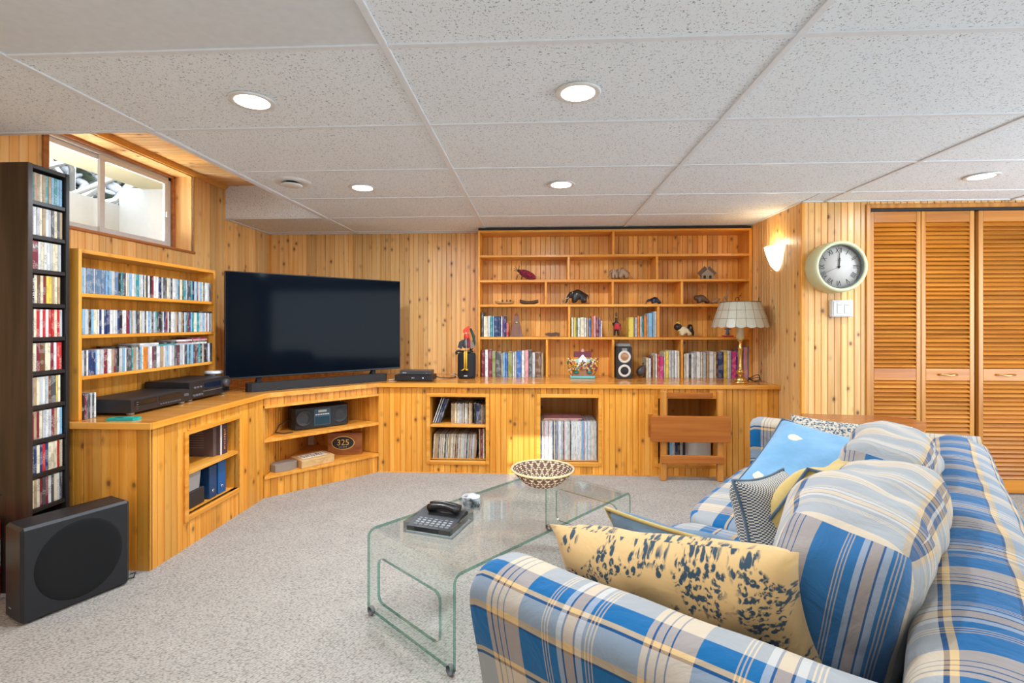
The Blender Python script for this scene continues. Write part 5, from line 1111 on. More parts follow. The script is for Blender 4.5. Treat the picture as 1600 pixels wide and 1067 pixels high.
# ------------------------------------------------------------------ brass lamp with shell shade
lp = PZ(1157, 598, ZT); lx, ly = lp.x, 3.985
t = thing('table_lamp', 'brass candlestick lamp with a scalloped capiz shell shade on the worktop', 'lamp', (lx, ly, ZT))
MB().lathe([(0, .0008), (.058, .0008), (.060, .008), (.050, .016), (.040, .022), (.044, .030), (.034, .040), (.018, .052), (.014, .060), (.026, .075), (.034, .088), (.026, .100), (.013, .108), (.018, .118), (.015, .125), (.0135, .20), (.0165, .265), (.020, .272), (.012, .282), (.016, .30), (.010, .315), (.020, .330), (.030, .338), (.028, .345), (0, .345)], (lx, ly, ZT), 28).build('brass_base', brass, t)
MB().lathe([(0, .345), (.028, .345), (.028, .442), (.024, .446), (0, .446)], (lx, ly, ZT), 20).build('candle_sleeve', mat('ivory_sleeve', (.72, .62, .40), .5), t)
MB().tube([(lx + .012, ly - .0, ZT + .446), (lx + .012, ly, ZT + .60)], .003, 6).build('harp', brass, t)
sz0_ = PY(1157, 511, 3.985).z; sz1_ = PY(1157, 472, 3.985).z; r0 = .212; r1 = .148; n = 18
shell = mat('capiz_shell', (.52, .48, .38), .35)
sf = MB(); zz = [sz1_ - .002, sz1_ - (sz1_ - sz0_) * .33, sz1_ - (sz1_ - sz0_) * .66, sz0_ + .006]; rr = [r1, r1 + (r0 - r1) * .34, r1 + (r0 - r1) * .68, r0]
sf.lathe([(r1 - .003, -.003), (r1 + .003, -.003), (r1 + .003, .003), (r1 - .003, .003)], (lx, ly, sz1_), 40)
for k in range(n):
    a = 2 * PI * k / n; sf.tube([(lx + rr[i] * math.cos(a), ly + rr[i] * math.sin(a), zz[i]) for i in range(4)], .0014, 5)
for i in (1, 2): sf.tube([(lx + rr[i] * math.cos(a * PI / 18), ly + rr[i] * math.sin(a * PI / 18), zz[i]) for a in range(36)], .0014, 5, closed=True)
so = sf.build('shade_frame', mat('dark_brass', (.25, .19, .10), .4, .8), t)
for k in range(n):
    a0, a1 = 2 * PI * k / n, 2 * PI * (k + 1) / n
    for i in range(3):
        mb = MB(); cols_ = 4; v = []; lowr = rr[i + 1]; lowz = zz[i + 1]
        for c_ in range(cols_ + 1):
            f_ = c_ / cols_; a = a0 + (a1 - a0) * f_; dz = -.011 * math.sin(PI * f_) if i == 2 else 0
            v += [(lx + rr[i] * math.cos(a), ly + rr[i] * math.sin(a), zz[i]), (lx + lowr * math.cos(a), ly + lowr * math.sin(a), lowz + dz), (lx + (lowr - .0015) * math.cos(a), ly + (lowr - .0015) * math.sin(a), lowz + dz), (lx + (rr[i] - .0015) * math.cos(a), ly + (rr[i] - .0015) * math.sin(a), zz[i])]
        f = []
        for c_ in range(cols_): b_ = c_ * 4; f += [(b_, b_ + 1, b_ + 5, b_ + 4), (b_ + 3, b_ + 7, b_ + 6, b_ + 2), (b_ + 1, b_ + 2, b_ + 6, b_ + 5), (b_, b_ + 4, b_ + 7, b_ + 3)]
        mb.add(v, f).build('shell_pane', shell, so)
cd_ = [(lx + .06, ly + .02, ZT + .005), (lx + .10, ly + .06, ZT + .03), (lx + .15, ly + .03, ZT + .06), (lx + .17, ly + .05, ZT + .02), (lx + .13, ly + .08, ZT + .006), (lx + .08, ly + .05, ZT + .04), (lx + .12, ly + .02, ZT + .008), (lx + .18, ly + .06, ZT + .008), (lx + .19, ly + .12, ZT + .03), (lx + .12, ly + .14, ZT + .006)]
tag(MB().tube(smooth_curve(cd_, 6), .003, 6).build('lamp_cord', black_m), 'tangled black cord heaped behind the lamp base', 'cord')

# ------------------------------------------------------------------ wall sconce, clock, switch
scx, scy, scz = XA, 3.86, 1.75
t = thing('wall_sconce', 'lit frosted glass half-bowl wall light on the alcove wall', 'wall light', (scx, scy, scz))
prof = [(.0, -.188), (.02, -.182), (.060, -.145), (.090, -.085), (.110, -.03), (.118, 0.0), (.114, 0.0), (.086, -.083), (.056, -.14), (0, -.180)]
MB().lathe(prof, (0, 0, 0), 28, a0=PI / 2, a1=3 * PI / 2).xf(Matrix.Translation((scx - .002, scy, scz)) @ Matrix.Diagonal((.72, 1, 1, 1))).build('glass_bowl', mat('lit_frosted_glass', (.9, .88, .82), .4, emit=(1, .93, .78), es=1.6), t)
MB().ball((scx - .05, scy, scz - .186), (.006, .006, .006), 8).build('finial', brass, t)
MB().cbox(scx - .012, scx - .001, scy - .05, scy + .05, scz - .12, scz - .02, .002).build('back_plate', white_p, t)
light('sconce_lamp', 'POINT', (scx - .06, scy, scz + .02), power=1.6, color=(1, .80, .52)).data.shadow_soft_size = .04
ck = PY(1314.5, 416, 3.392); cy_ = 3.392; r = .172
t = thing('wall_clock', 'round pale green drum wall clock with Roman numerals reading twelve', 'clock', (ck.x, YC, ck.z))
CKM = Matrix.Translation((ck.x, cy_, ck.z))
shellm = mat('pale_green_enamel', (.66, .68, .42), .4)
MB().lathe([(r * .97, -.126), (r, -.120), (r, -.012), (r, -.004), (r - .004, .004), (r - .012, .008), (r - .024, .004), (r - .026, -.004), (r - .026, -.030), (0, -.030), (0, -.126)], (0, 0, 0), 64, axis='y').xf(CKM).build('drum_case', shellm, t)
fr_ = r - .026
MB().lathe([(0, -.0285), (fr_ - .0005, -.0285), (fr_ - .0005, -.0298), (0, -.0298)], (0, 0, 0), 64, axis='y').xf(CKM).build('clock_face', mat('clock_dial', (.60, .57, .54), .6), t)
MB().lathe([(fr_ - .003, -.028), (fr_ - .003, .002), (fr_ - .0008, .002), (fr_ - .0008, -.028)], (0, 0, 0), 64, axis='y').xf(CKM).build('inner_rim', mat('grey_green_rim', (.16, .18, .17), .4), t)
for k, s_ in enumerate(['XII', 'I', 'II', 'III', 'IIII', 'V', 'VI', 'VII', 'VIII', 'IX', 'X', 'XI']):
    a = PI / 2 - k * PI / 6; u = Vector((math.cos(a), 0, math.sin(a))); tx = Vector((math.sin(a), 0, -math.cos(a)))
    o = text('numeral', s_, .048, ink, frame(Vector((ck.x, cy_ + .0278, ck.z)) + u * fr_ * .74, tx, u, (0, -1, 0)), t); 
    o.scale = (.72, 1.0, 1); MB().ball(tuple(Vector((ck.x, cy_ + .0280, ck.z)) + u * fr_ * .93), (.003, .0008, .003), 8).build('minute_dot', ink, t)
for k, (ang, L, w) in enumerate(((PI / 2 - .10, .060, .007), (PI / 2 - .03, .092, .005), (PI + .42, .105, .0015))):
    u = Vector((math.cos(ang), 0, math.sin(ang))); c0 = Vector((ck.x, cy_ + .024 - .0015 * k, ck.z)); MB().obox(c0 - u * .012, c0 + u * L, w, .0012, (0, 1, 0)).build(['hour_hand', 'minute_hand', 'second_hand'][k], ink, t)
MB().lathe([(0, -.018), (.006, -.018), (.006, -.028)], (0, 0, 0), 16, axis='y').xf(CKM).build('hub', ink, t)
marks('dial_print', 9, .007, mat('grey_ink', (.25, .25, .25), .6), frame((ck.x, cy_ + .0283, ck.z + .042), (1, 0, 0), (0, 0, 1), (0, -1, 0)), t)
a = PY(1297, 469, YC - .012); b = PY(1330, 495, YC - .012)
t = thing('light_switch', 'white double rocker light switch under the clock', 'light switch', ((a.x + b.x) / 2, YC, (a.z + b.z) / 2))
MB().cbox(a.x, b.x, YC - .036, YC - .0005, b.z, a.z, .003).build('cover_box', white_p, t); mx_ = (a.x + b.x) / 2; w_ = (b.x - a.x)
MB().cbox(a.x + .008, b.x - .008, YC - .040, YC - .036, b.z + .008, a.z - .008, .002).build('cover_plate', white_p, t)
for x in (mx_ - .024, mx_ + .024):
    MB().cbox(x - .0165, x + .0165, YC - .044, YC - .040, b.z + .024, a.z - .024, .002).build('rocker', white_p, t); MB().box(x - .012, x + .012, YC - .0446, YC - .044, (a.z + b.z) / 2 + .020, (a.z + b.z) / 2 + .024).build('indicator', mat('red_grey_mark', (.35, .2, .2), .5), t)

# ------------------------------------------------------------------ folding wooden stool leaning on the cabinet
FY = 3.72
t = thing('folding_stool', 'folded orange-brown wooden table standing against the right cabinet opening', 'folding table', (1.14, FY, 0))
for px in (1033, 1122):
    x = PY(px + 4, 700, FY).x; MB().cbox(x - .022, x + .022, FY, FY + .028, .001, .665, .004).build('leg', P_stoolz, t)
    MB().obox((x + .012, FY + .045, .005), (x + .012, FY + .045, .672), .05, .022, (0, 1, 0)).build('leg', P_stoolz, t)
a = PY(1017.5, 650, FY - .03); b = PY(1142, 692, FY - .03)
MB().cbox(a.x, b.x, FY - .034, FY - .001, b.z, a.z, .004).build('folded_leaf', P_stool, t); MB().cbox(a.x - .006, a.x + .03, FY + .030, FY + .033 + .02, b.z + .02, a.z, .003).build('rear_leaf_edge', P_stool, t)
a = PY(1033, 711, FY - .012); b = PY(1132, 725, FY - .012); MB().cbox(a.x, b.x, FY - .020, FY - .001, b.z, a.z, .004).build('lower_rail', P_stool, t)
a = PY(1040, 614, FY + .02); b = PY(1115, 622, FY + .02); MB().cbox(a.x, b.x, FY + .031, FY + .05, b.z, a.z, .003).build('upper_rail', P_stool, t)

# ------------------------------------------------------------------ wooden table behind the sofa
P_bench = pine('chestnut_tabletop', (.42, .15, .035), (.36, .11, .025), (.26, .07, .015), axis='x', knots=0, rough=.25, var=0)
t = thing('side_table', 'reddish-brown wooden table with cut corners standing behind the sofa', 'table', (1.93, 3.0, 0))
MB().prism([(1.58, 3.02), (1.74, 2.80), (2.02, 2.71), (2.215, 2.93), (2.235, 3.05), (2.14, 3.15), (1.66, 3.20)], .575, .60).build('tabletop', P_bench, t)
MB().prism([(1.70, 2.95), (2.02, 2.84), (2.10, 2.95), (2.08, 3.04), (1.72, 3.10)], .52, .575).build('apron', P_bench, t)
for x, y in ((1.74, 2.96), (2.0, 2.88), (2.06, 3.0), (1.76, 3.07)): MB().cbox(x - .018, x + .018, y - .018, y + .018, .001, .53, .003).build('leg', P_bench, t)

# ================================================================== GLASS COFFEE TABLE
GA = math.radians(49.3); GL, GW, GH, gt = 1.13, .535, .34, .012
GM = frame((-.107, 2.217, 0), (math.cos(GA), math.sin(GA), 0), (-math.sin(GA), math.cos(GA), 0), (0, 0, 1))
t = thing('glass_coffee_table', 'clear bent-glass waterfall coffee table on small feet', 'coffee table', M=GM)
R = .035; x1 = GL / 2; path = []
for k in range(9): a = PI / 2 * k / 8; path.append((-x1 + R - R * math.cos(a), GH - R + R * math.sin(a)))
path = [(-x1, .02)] + path; path += [(-p, q) for p, q in path[::-1]]
inn = []
for k in range(9): a = PI / 2 * k / 8; inn.append((-x1 + R - (R - gt) * math.cos(a), GH - R + (R - gt) * math.sin(a)))
inn = [(-x1 + gt, .02)] + inn; inn += [(-p, q) for p, q in inn[::-1]]
n = len(path); hw = GW / 2
# leg panels have a rounded rectangular cut-out: sheet is built from the top strip plus two framed panels
v = []; f = []; mi = []
tp = range(1, n - 1)
mb = MB()
vs = [(p[0], y, p[1]) for y in (-hw, hw) for p in path] + [(p[0], y, p[1]) for y in (-hw, hw) for p in inn]
for i in range(1, n - 2):
    mb_f = [(i, i + 1, n + i + 1, n + i), (2 * n + i, 3 * n + i, 3 * n + i + 1, 2 * n + i + 1)]
    f += mb_f; mi += [0, 0]; f += [(i, 2 * n + i, 2 * n + i + 1, i + 1), (n + i, n + i + 1, 3 * n + i + 1, 3 * n + i)]; mi += [1, 1]
b0 = len(mb.v); mb.v += vs
for ff, m_ in zip(f, mi): mb.f.append(list(ff)); mb.m.append(m_)
mb.build('glass_top', [G_sheet, G_edge], t, local=True)
def rrect(y0, y1, z0, z1, r, n=6):
    P = []
    for cy, cz, a0 in ((y1 - r, z1 - r, 0), (y0 + r, z1 - r, PI / 2), (y0 + r, z0 + r, PI), (y1 - r, z0 + r, 1.5 * PI)):
        for k in range(n + 1): a = a0 + PI / 2 * k / n; P.append((cy + r * math.cos(a), cz + r * math.sin(a)))
    return P
for s_ in (-1, 1):
    zt_ = GH - R; hole = rrect(-hw + .075, hw - .075, .075, zt_ - .055, .03); outer = []
    m_ = len(hole)
    for y, z in hole:   # project outward onto the panel rectangle
        cy, cz = 0, (.02 + zt_) / 2; dy, dz = y - cy, z - cz; k = min(hw / abs(dy) if abs(dy) > 1e-6 else 9e9, ((zt_ - .02) / 2) / abs(dz) if abs(dz) > 1e-6 else 9e9); outer.append((cy + dy * k, cz + dz * k))
    # snap the corners
    for tgt in ((hw, zt_), (-hw, zt_), (-hw, .02), (hw, .02)):
        j = min(range(m_), key=lambda q: (outer[q][0] - tgt[0]) ** 2 + (outer[q][1] - tgt[1]) ** 2); outer[j] = tgt
    xo, xi = s_ * x1, s_ * (x1 - gt); mb = MB()
    vs = [(xo, *p) for p in hole] + [(xo, *p) for p in outer] + [(xi, *p) for p in hole] + [(xi, *p) for p in outer]
    fs0 = []; fs1 = []
    for k in range(m_):
        q = (k + 1) % m_; fs0 += [(k, q, m_ + q, m_ + k), (2 * m_ + k, 3 * m_ + k, 3 * m_ + q, 2 * m_ + q)]; fs1.append((k, 2 * m_ + k, 2 * m_ + q, q))
        if not (outer[k][1] > zt_ - 1e-4 and outer[q][1] > zt_ - 1e-4): fs1.append((m_ + k, m_ + q, 3 * m_ + q, 3 * m_ + k))
    mb.add(vs, fs0, 0); b0 = 0
    for ff in fs1: mb.f.append(list(ff)); mb.m.append(1)
    mb.build('glass_leg_panel', [G_sheet, G_edge], t, local=True)
    for y in (-hw + .02, hw - .02): MB().lathe([(.016, -.008), (.018, -.004), (.018, .004), (.016, .008)], (0, 0, 0), 18, axis='x').xf(Matrix.Translation((s_ * (x1 - gt / 2), y, .0185))).build('foot', mat('grey_rubber_foot', (.16, .15, .15), .4), t, local=True)
# woven bowl
bc_ = PZ(848, 760, GH); bx_, by_ = bc_.x, bc_.y + .02
def basket_mat():
    m, n, l, b = nt('coiled_basket'); b.inputs['Roughness'].default_value = .85
    tc = n.new('ShaderNodeTexCoord'); sp = n.new('ShaderNodeSeparateXYZ'); l.new(tc.outputs['Object'], sp.inputs[0])
    at = n.new('ShaderNodeMath'); at.operation = 'ARCTAN2'; l.new(sp.outputs['Y'], at.inputs[0]); l.new(sp.outputs['X'], at.inputs[1])
    rl = n.new('ShaderNodeVectorMath'); rl.operation = 'LENGTH'; l.new(tc.outputs['Object'], rl.inputs[0])
    def w(ka, kr, off):
        a = n.new('ShaderNodeMath'); a.operation = 'MULTIPLY'; a.inputs[1].default_value = ka; l.new(at.outputs[0], a.inputs[0])
        r = n.new('ShaderNodeMath'); r.operation = 'MULTIPLY_ADD'; r.inputs[1].default_value = kr; r.inputs[2].default_value = off; l.new(rl.outputs['Value'], r.inputs[0])
        s = n.new('ShaderNodeMath'); s.operation = 'ADD'; l.new(a.outputs[0], s.inputs[0]); l.new(r.outputs[0], s.inputs[1])
        c = n.new('ShaderNodeMath'); c.operation = 'SINE'; l.new(s.outputs[0], c.inputs[0]); return c
    a = w(22, 95, 0); c = w(-22, 95, 1); d = w(0, 620, 0)
    m1 = n.new('ShaderNodeMath'); m1.operation = 'MAXIMUM'; l.new(a.outputs[0], m1.inputs[0]); l.new(c.outputs[0], m1.inputs[1])
    mr = n.new('ShaderNodeMath'); mr.operation = 'MULTIPLY_ADD'; mr.inputs[1].default_value = .35; l.new(d.outputs[0], mr.inputs[0]); l.new(m1.outputs[0], mr.inputs[2])
    r = ramp(n, [(.78, (.075, .04, .028)), (.98, (.55, .43, .30))]); l.new(mr.outputs[0], r.inputs[0]); l.new(r.outputs[0], b.inputs['Base Color']); return m
t = thing('woven_bowl', 'shallow coiled basket bowl with a brown and cream zigzag pattern on the glass', 'bowl', (bx_, by_, GH + .0008))
BR = .158; BH = .083; pr = []; nco = 17
for k in range(nco * 3 + 1): u = k / (nco * 3); rr_ = .052 + (BR - .052) * (u ** .8); pr.append((rr_ + .0022 * math.sin(2 * PI * k / 3), BH * u ** 1.3))
pi_ = [(max(0, p[0] - .009), p[1] + .005 * (1 - i / len(pr))) for i, p in enumerate(pr)][::-1]
MB().lathe([(0, 0)] + pr + [(BR - .002, BH + .003)] + pi_ + [(0, .005)], (0, 0, 0), 64).build('coiled_wall', basket_mat(), t, local=True)
MB().tube([(BR * math.cos(a * PI / 24) - .0, BR * math.sin(a * PI / 24), BH + .001) for a in range(48)], .0058, 8, closed=True).build('rim', mat('straw_rim', (.50, .36, .20), .8), t, local=True)
# phone in an acrylic tray
pm = PZ(630, 832, GH); dr = (PZ(705, 845, GH) - pm); a = math.atan2(dr.y, dr.x) ; a = -.29
PM = frame((pm.x, pm.y, GH + .0006), (math.cos(a), math.sin(a), 0), (-math.sin(a), math.cos(a), 0), (0, 0, 1))
t = thing('acrylic_tray', 'clear acrylic tray with cut-out handle on the glass table', 'tray', M=PM)
TWd, TDp = .215, .20
MB().box(0, TWd, 0, TDp, 0, .003).build('base', G_clear, t, local=True)
edge = glass_mat('acrylic_edge', (.80, .84, .86), 2.2)
for q in ((0, .003, 0, TDp), (TWd - .003, TWd, 0, TDp), (0.003, TWd - .003, TDp - .003, TDp)): MB().box(q[0], q[1], q[2], q[3], .003, .045).build('side_wall', edge, t, local=True)
MB().box(.003, .05, 0, .003, .003, .045).box(TWd - .06, TWd - .003, 0, .003, .003, .045).box(.05, TWd - .06, 0, .003, .003, .016).box(.05, TWd - .06, 0, .003, .038, .045).build('front_wall', edge, t, local=True)
tag(MB().box(.006, TWd - .006, .006, TDp - .01, .0032, .007).xf(PM).build('note_pad', mat('white_paper', (.82, .82, .80), .8)), 'white notepad lying under the phone in the acrylic tray', 'notepad')
PH = PM @ Matrix.Translation((0, 0, .0076))
t = thing('desk_phone', 'black corded-style desk phone with rows of grey buttons in the tray', 'telephone', M=PH)
MB().prism([(.012, 0), (.175, 0), (.175, .040), (.15, .044), (.012, .018)], .01, .20, 'x').build('housing', mat('phone_black', (.02, .02, .022), .35), t, local=True)
sl = (.040 - .018) / .163
for i in range(4):
    for j in range(7):
        x = .03 + j * .023; y = .025 + i * .016; z = .018 + (y - .012) * sl * 1.0
        MB().cbox(x, x + .015, y, y + .010, z - .001, z + .004, .001).build('key', mat('key_grey', (.35, .35, .36), .4), t, local=True)
hs = []
for k in range(9): u = k / 8; hs.append((.045 + .135 * u, .125, .052 + .012 * math.sin(PI * u)))
MB().tube(hs, [.016, .015, .012, .011, .011, .011, .012, .015, .016], 10).build('handset', mat('handset_black', (.014, .013, .013), .25), t, local=True)
hs2 = [(p[0] - .005, .155, p[2] + .002) for p in hs]; MB().tube(hs2, [.014, .013, .011, .010, .010, .010, .011, .013, .014], 10).build('handset', mat('handset_black', (.014, .013, .013), .25), t, local=True)
# coaster tin
cc = PZ(735, 794, GH)
t = thing('coaster_stack', 'stack of round black and white patterned coasters in a clear holder', 'coasters', (cc.x, cc.y + .02, GH + .0006))
cm = cloth('coaster_print', (.75, .75, .74), (.03, .03, .03), 34)
for k in range(6): MB().lathe([(0, .003 + .0075 * k), (.040, .003 + .0075 * k), (.041, .0065 + .0075 * k), (.040, .0098 + .0075 * k), (0, .0098 + .0075 * k)], (0, 0, 0), 28).build('coaster', cm, t, local=True)
MB().box(-.046, .046, -.046, -.043, 0, .052).box(-.046, .046, .043, .046, 0, .052).box(-.046, .046, -.043, .043, 0, .0028).build('holder', G_clear, t, local=True)

# ================================================================== SOFA
SA = math.radians(52.7); SU = Vector((math.cos(SA), math.sin(SA), 0)); SWv = Vector((SU.y, -SU.x, 0))
def S(u, w, z): return SU * u + SWv * w + Vector((0, 0, z))
U0, U1, WF, WB = .745, 3.03, -.745, .20
sofa = thing('sofa', 'blue and cream plaid slipcovered sofa facing the television corner', 'sofa', S((U0 + U1) / 2, (WF + WB) / 2, 0), SA)
def loft(name, secs, uvs, m, capuv=None, amp=.004, fr=7.0, caps=(True, True), parent=sofa):
    """secs: list of rings (lists of Vector), open outline swept; noise gives the loose cloth its creases"""
    n = len(secs[0]); mb = MB(); vs = [p + Vector([noise.noise(p * fr + Vector((9 * k, 0, 0))) * amp for k in range(3)]) for r_ in secs for p in r_]
    fs = []; uu = []
    for i in range(len(secs) - 1):
        for k in range(n - 1):
            fs.append((i * n + k, i * n + k + 1, (i + 1) * n + k + 1, (i + 1) * n + k)); uu.append([uvs[i][k], uvs[i][k + 1], uvs[i + 1][k + 1], uvs[i + 1][k]])
    mb.add(vs, fs, 0, uu, smooth=True)
    for e, idx in ((0, 0), (1, len(secs) - 1)):
        if caps[e]:
            ring = vs[idx * n:(idx + 1) * n]; c = sum(ring, Vector()) / n; b = len(mb.v); mb.v += [tuple(p) for p in ring] + [tuple(c)]
            for k in range(n - 1):
                tri = [b + k, b + k + 1, b + n]; i_ = len(mb.f); mb.f.append(tri if e else tri[::-1]); mb.m.append(0)
                pp = [ring[k], ring[k + 1], c]; q = [capuv(p) for p in pp]; mb.uv[i_] = q if e else q[::-1]
    return mb.build(name, m, parent)
def arc(sec):
    a = [0.0]
    for p, q in zip(sec, sec[1:]): a.append(a[-1] + math.dist(p, q))
    return a
def arm(outer, sgn):
    # profile in (distance from outer face, z): inner bottom -> over the top -> outer bottom
    P = smooth_curve([(.150, .36, 0), (.150, .50, 0), (.152, .60, 0), (.140, .638, 0), (.095, .652, 0), (.040, .650, 0), (.004, .628, 0), (-.006, .595, 0), (.006, .52, 0), (.040, .38, 0), (.060, .25, 0), (.058, .235, 0), (.066, .02, 0)], 5)
    sec = [(p.x, p.y) for p in P]; A = arc(sec); secs = []; uvs = []; N = 44
    for i in range(N + 1):
        w = WF + (WB - .03 - WF) * i / N; e = max(0, 1 - (w - WF) / .035); shrink = 1 - .10 * e * e
        lift = .018 * (i / N) ** 2
        r_ = []
        for (d, z), a in zip(sec, A):
            flare = .0
            if z < .24: flare = -.008 * math.sin(w * 38) * (1 - z / .24)
            zz = z * (1 - .02 * e * e) + (lift if z > .4 else 0); dd = .07 + (d - .07) * shrink + flare
            r_.append(S(outer + sgn * dd, w, zz))
        secs.append(r_); uvs.append([(w + 1.02, -(a - .02)) for a in A])
    def cuv(p): q = p - S(outer, 0, 0); return (-.1 + q.dot(SU) + .3, p.z + .05)
    return loft('arm', secs, uvs, M_plaid, cuv)
arm(U0, 1); arm(U1, -1)
# back
P = smooth_curve([(-.045, .40, 0), (-.035, .55, 0), (-.030, .615, 0), (-.005, .650, 0), (.055, .672, 0), (.130, .668, 0), (.182, .640, 0), (.200, .59, 0), (.196, .40, 0), (.192, .25, 0), (.20, .02, 0)], 5)
sec = [(p.x, p.y) for p in P]; A = arc(sec); secs = []; uvs = []; N = 70
for i in range(N + 1):
    u = U0 + .01 + (U1 - U0 - .02) * i / N; e0 = max(0, 1 - (u - U0) / .05); e1 = max(0, 1 - (U1 - u) / .06); e = max(e0, e1); r_ = []
    for (w, z), a in zip(sec, A): r_.append(S(u, .07 + (w - .07) * (1 - .15 * e * e), z * (1 - .03 * e * e) - .006 * math.sin(u * 3)))
    secs.append(r_); uvs.append([(u + .05, a - .19) for a in A])
loft('back', secs, uvs, M_plaid, lambda p: (p.dot(SWv), p.z), amp=.007)
# base with skirt in front
P = [(WB - .05, .02), (WB - .05, .30), (WF + .03, .30), (WF + .012, .27), (WF + .012, .02)]
secs = []; uvs = []
for i in range(41):
    u = U0 + .10 + (U1 - U0 - .20) * i / 40; secs.append([S(u, w + (-.006 * math.sin(u * 34) if z < .05 else 0), z) for w, z in P]); uvs.append([(u, a) for a in arc(P)])
loft('base', secs, uvs, M_plaid, lambda p: (p.dot(SWv), p.z), amp=.002)
def cushion_mesh(w, h, t, M, m, name, parent, p=5.0, n=20, seed=0, amp=.008, sag=0.0, uvo=(0, 0), crown=.25, loose=False):
    """boxed cushion: cube sphere pushed to a soft box; planar UV per face so the boxing band reads"""
    mb = MB(); faces = [((1, 0, 0), (0, 1, 0), (0, 0, 1)), ((1, 0, 0), (0, -1, 0), (0, 0, -1)), ((0, 1, 0), (0, 0, 1), (1, 0, 0)), ((0, 1, 0), (0, 0, -1), (-1, 0, 0)), ((1, 0, 0), (0, 0, -1), (0, 1, 0)), ((1, 0, 0), (0, 0, 1), (0, -1, 0))]
    for ex, ey, ez in faces:
        ex, ey, ez = Vector(ex), Vector(ey), Vector(ez); vs = []; uv = []
        for j in range(n + 1):
            for i in range(n + 1):
                a = -1 + 2 * i / n; b = -1 + 2 * j / n; a = math.sin(a * PI / 2 * .98) / math.sin(PI / 2 * .98); b = math.sin(b * PI / 2 * .98) / math.sin(PI / 2 * .98)
                q = ex * a + ey * b + ez; s_ = (abs(q.x) ** p + abs(q.y) ** p + abs(q.z) ** p) ** (1 / p); q = q / s_
                cr = (1 - q.x * q.x) * (1 - q.y * q.y)
                x = q.x * w / 2; y = q.y * h / 2; z = q.z * t / 2 * (1 - crown + 2 * crown * cr)
                y -= sag * (1 - q.x ** 2) * 0; nz = Vector((x * 5 + seed * 7.3, y * 5, z * 5)); d = noise.noise(nz) * amp + noise.noise(nz * 2.7) * amp * .5
                v = Vector((x, y, z)); v += v.normalized() * d; vs.append(M @ v)
                uv.append((x + uvo[0], y + uvo[1]) if abs(ez.z) > .5 else ((z + uvo[0], (.47 + .05 * y) if loose else y + uvo[1]) if abs(ez.x) > .5 else (x + uvo[0], (z + .31) if loose else z + h / 2 + uvo[1])))
        fs = [(j * (n + 1) + i, j * (n + 1) + i + 1, (j + 1) * (n + 1) + i + 1, (j + 1) * (n + 1) + i) for j in range(n) for i in range(n)]
        mb.add(vs, fs, 0, [[uv[k] for k in f_] for f_ in fs], smooth=True)
    return mb.build(name, m, parent, weld=True)
seatL = (U1 - U0 - .31) / 2
for k in range(2):
    u = U0 + .155 + seatL * (k + .5); cushion_mesh(seatL - .006, .70, .15, frame(S(u, WF + .345, .365), SU, -SWv, (0, 0, 1)), M_plaid, 'seat_cushion', sofa, p=7, seed=k, amp=.004, uvo=(u, .1), crown=.08)
def seam(mb_pts, r, m, name, parent): return MB().tube(mb_pts, r, 6, closed=True).build(name, m, parent)
# loose back cushions
def back_cushion(label, u, w, z, tilt, ww, hh, tt, yaw, seed, roll=0):
    ex = (SU * math.cos(yaw) + SWv * math.sin(yaw)).normalized(); nrm = (-SWv * math.cos(yaw) + SU * math.sin(yaw)).normalized()
    up = (Vector((0, 0, 1)) * math.cos(tilt) - nrm * math.sin(tilt)).normalized(); ez = ex.cross(up).normalized()
    M = frame(S(u, w, z), ex, up, ez) @ Matrix.Rotation(roll, 4, 'Z')
    t = thing('back_cushion', label, 'cushion', M=M, group='large plaid back cushions')
    cushion_mesh(ww, hh, tt, M, M_plaid_c, 'cushion_cover', t, p=4.2, seed=seed, amp=.030, crown=.10, n=30, uvo=(.1, .25), loose=True); return t
back_cushion('big faded plaid back cushion nearest the camera, slumped beside the near arm', 1.42, -.120, .610, .18, .72, .40, .26, .10, 1)
back_cushion('faded plaid back cushion farther along the sofa, behind the near one', 2.14, -.125, .590, .18, .68, .41, .25, .06, 5)
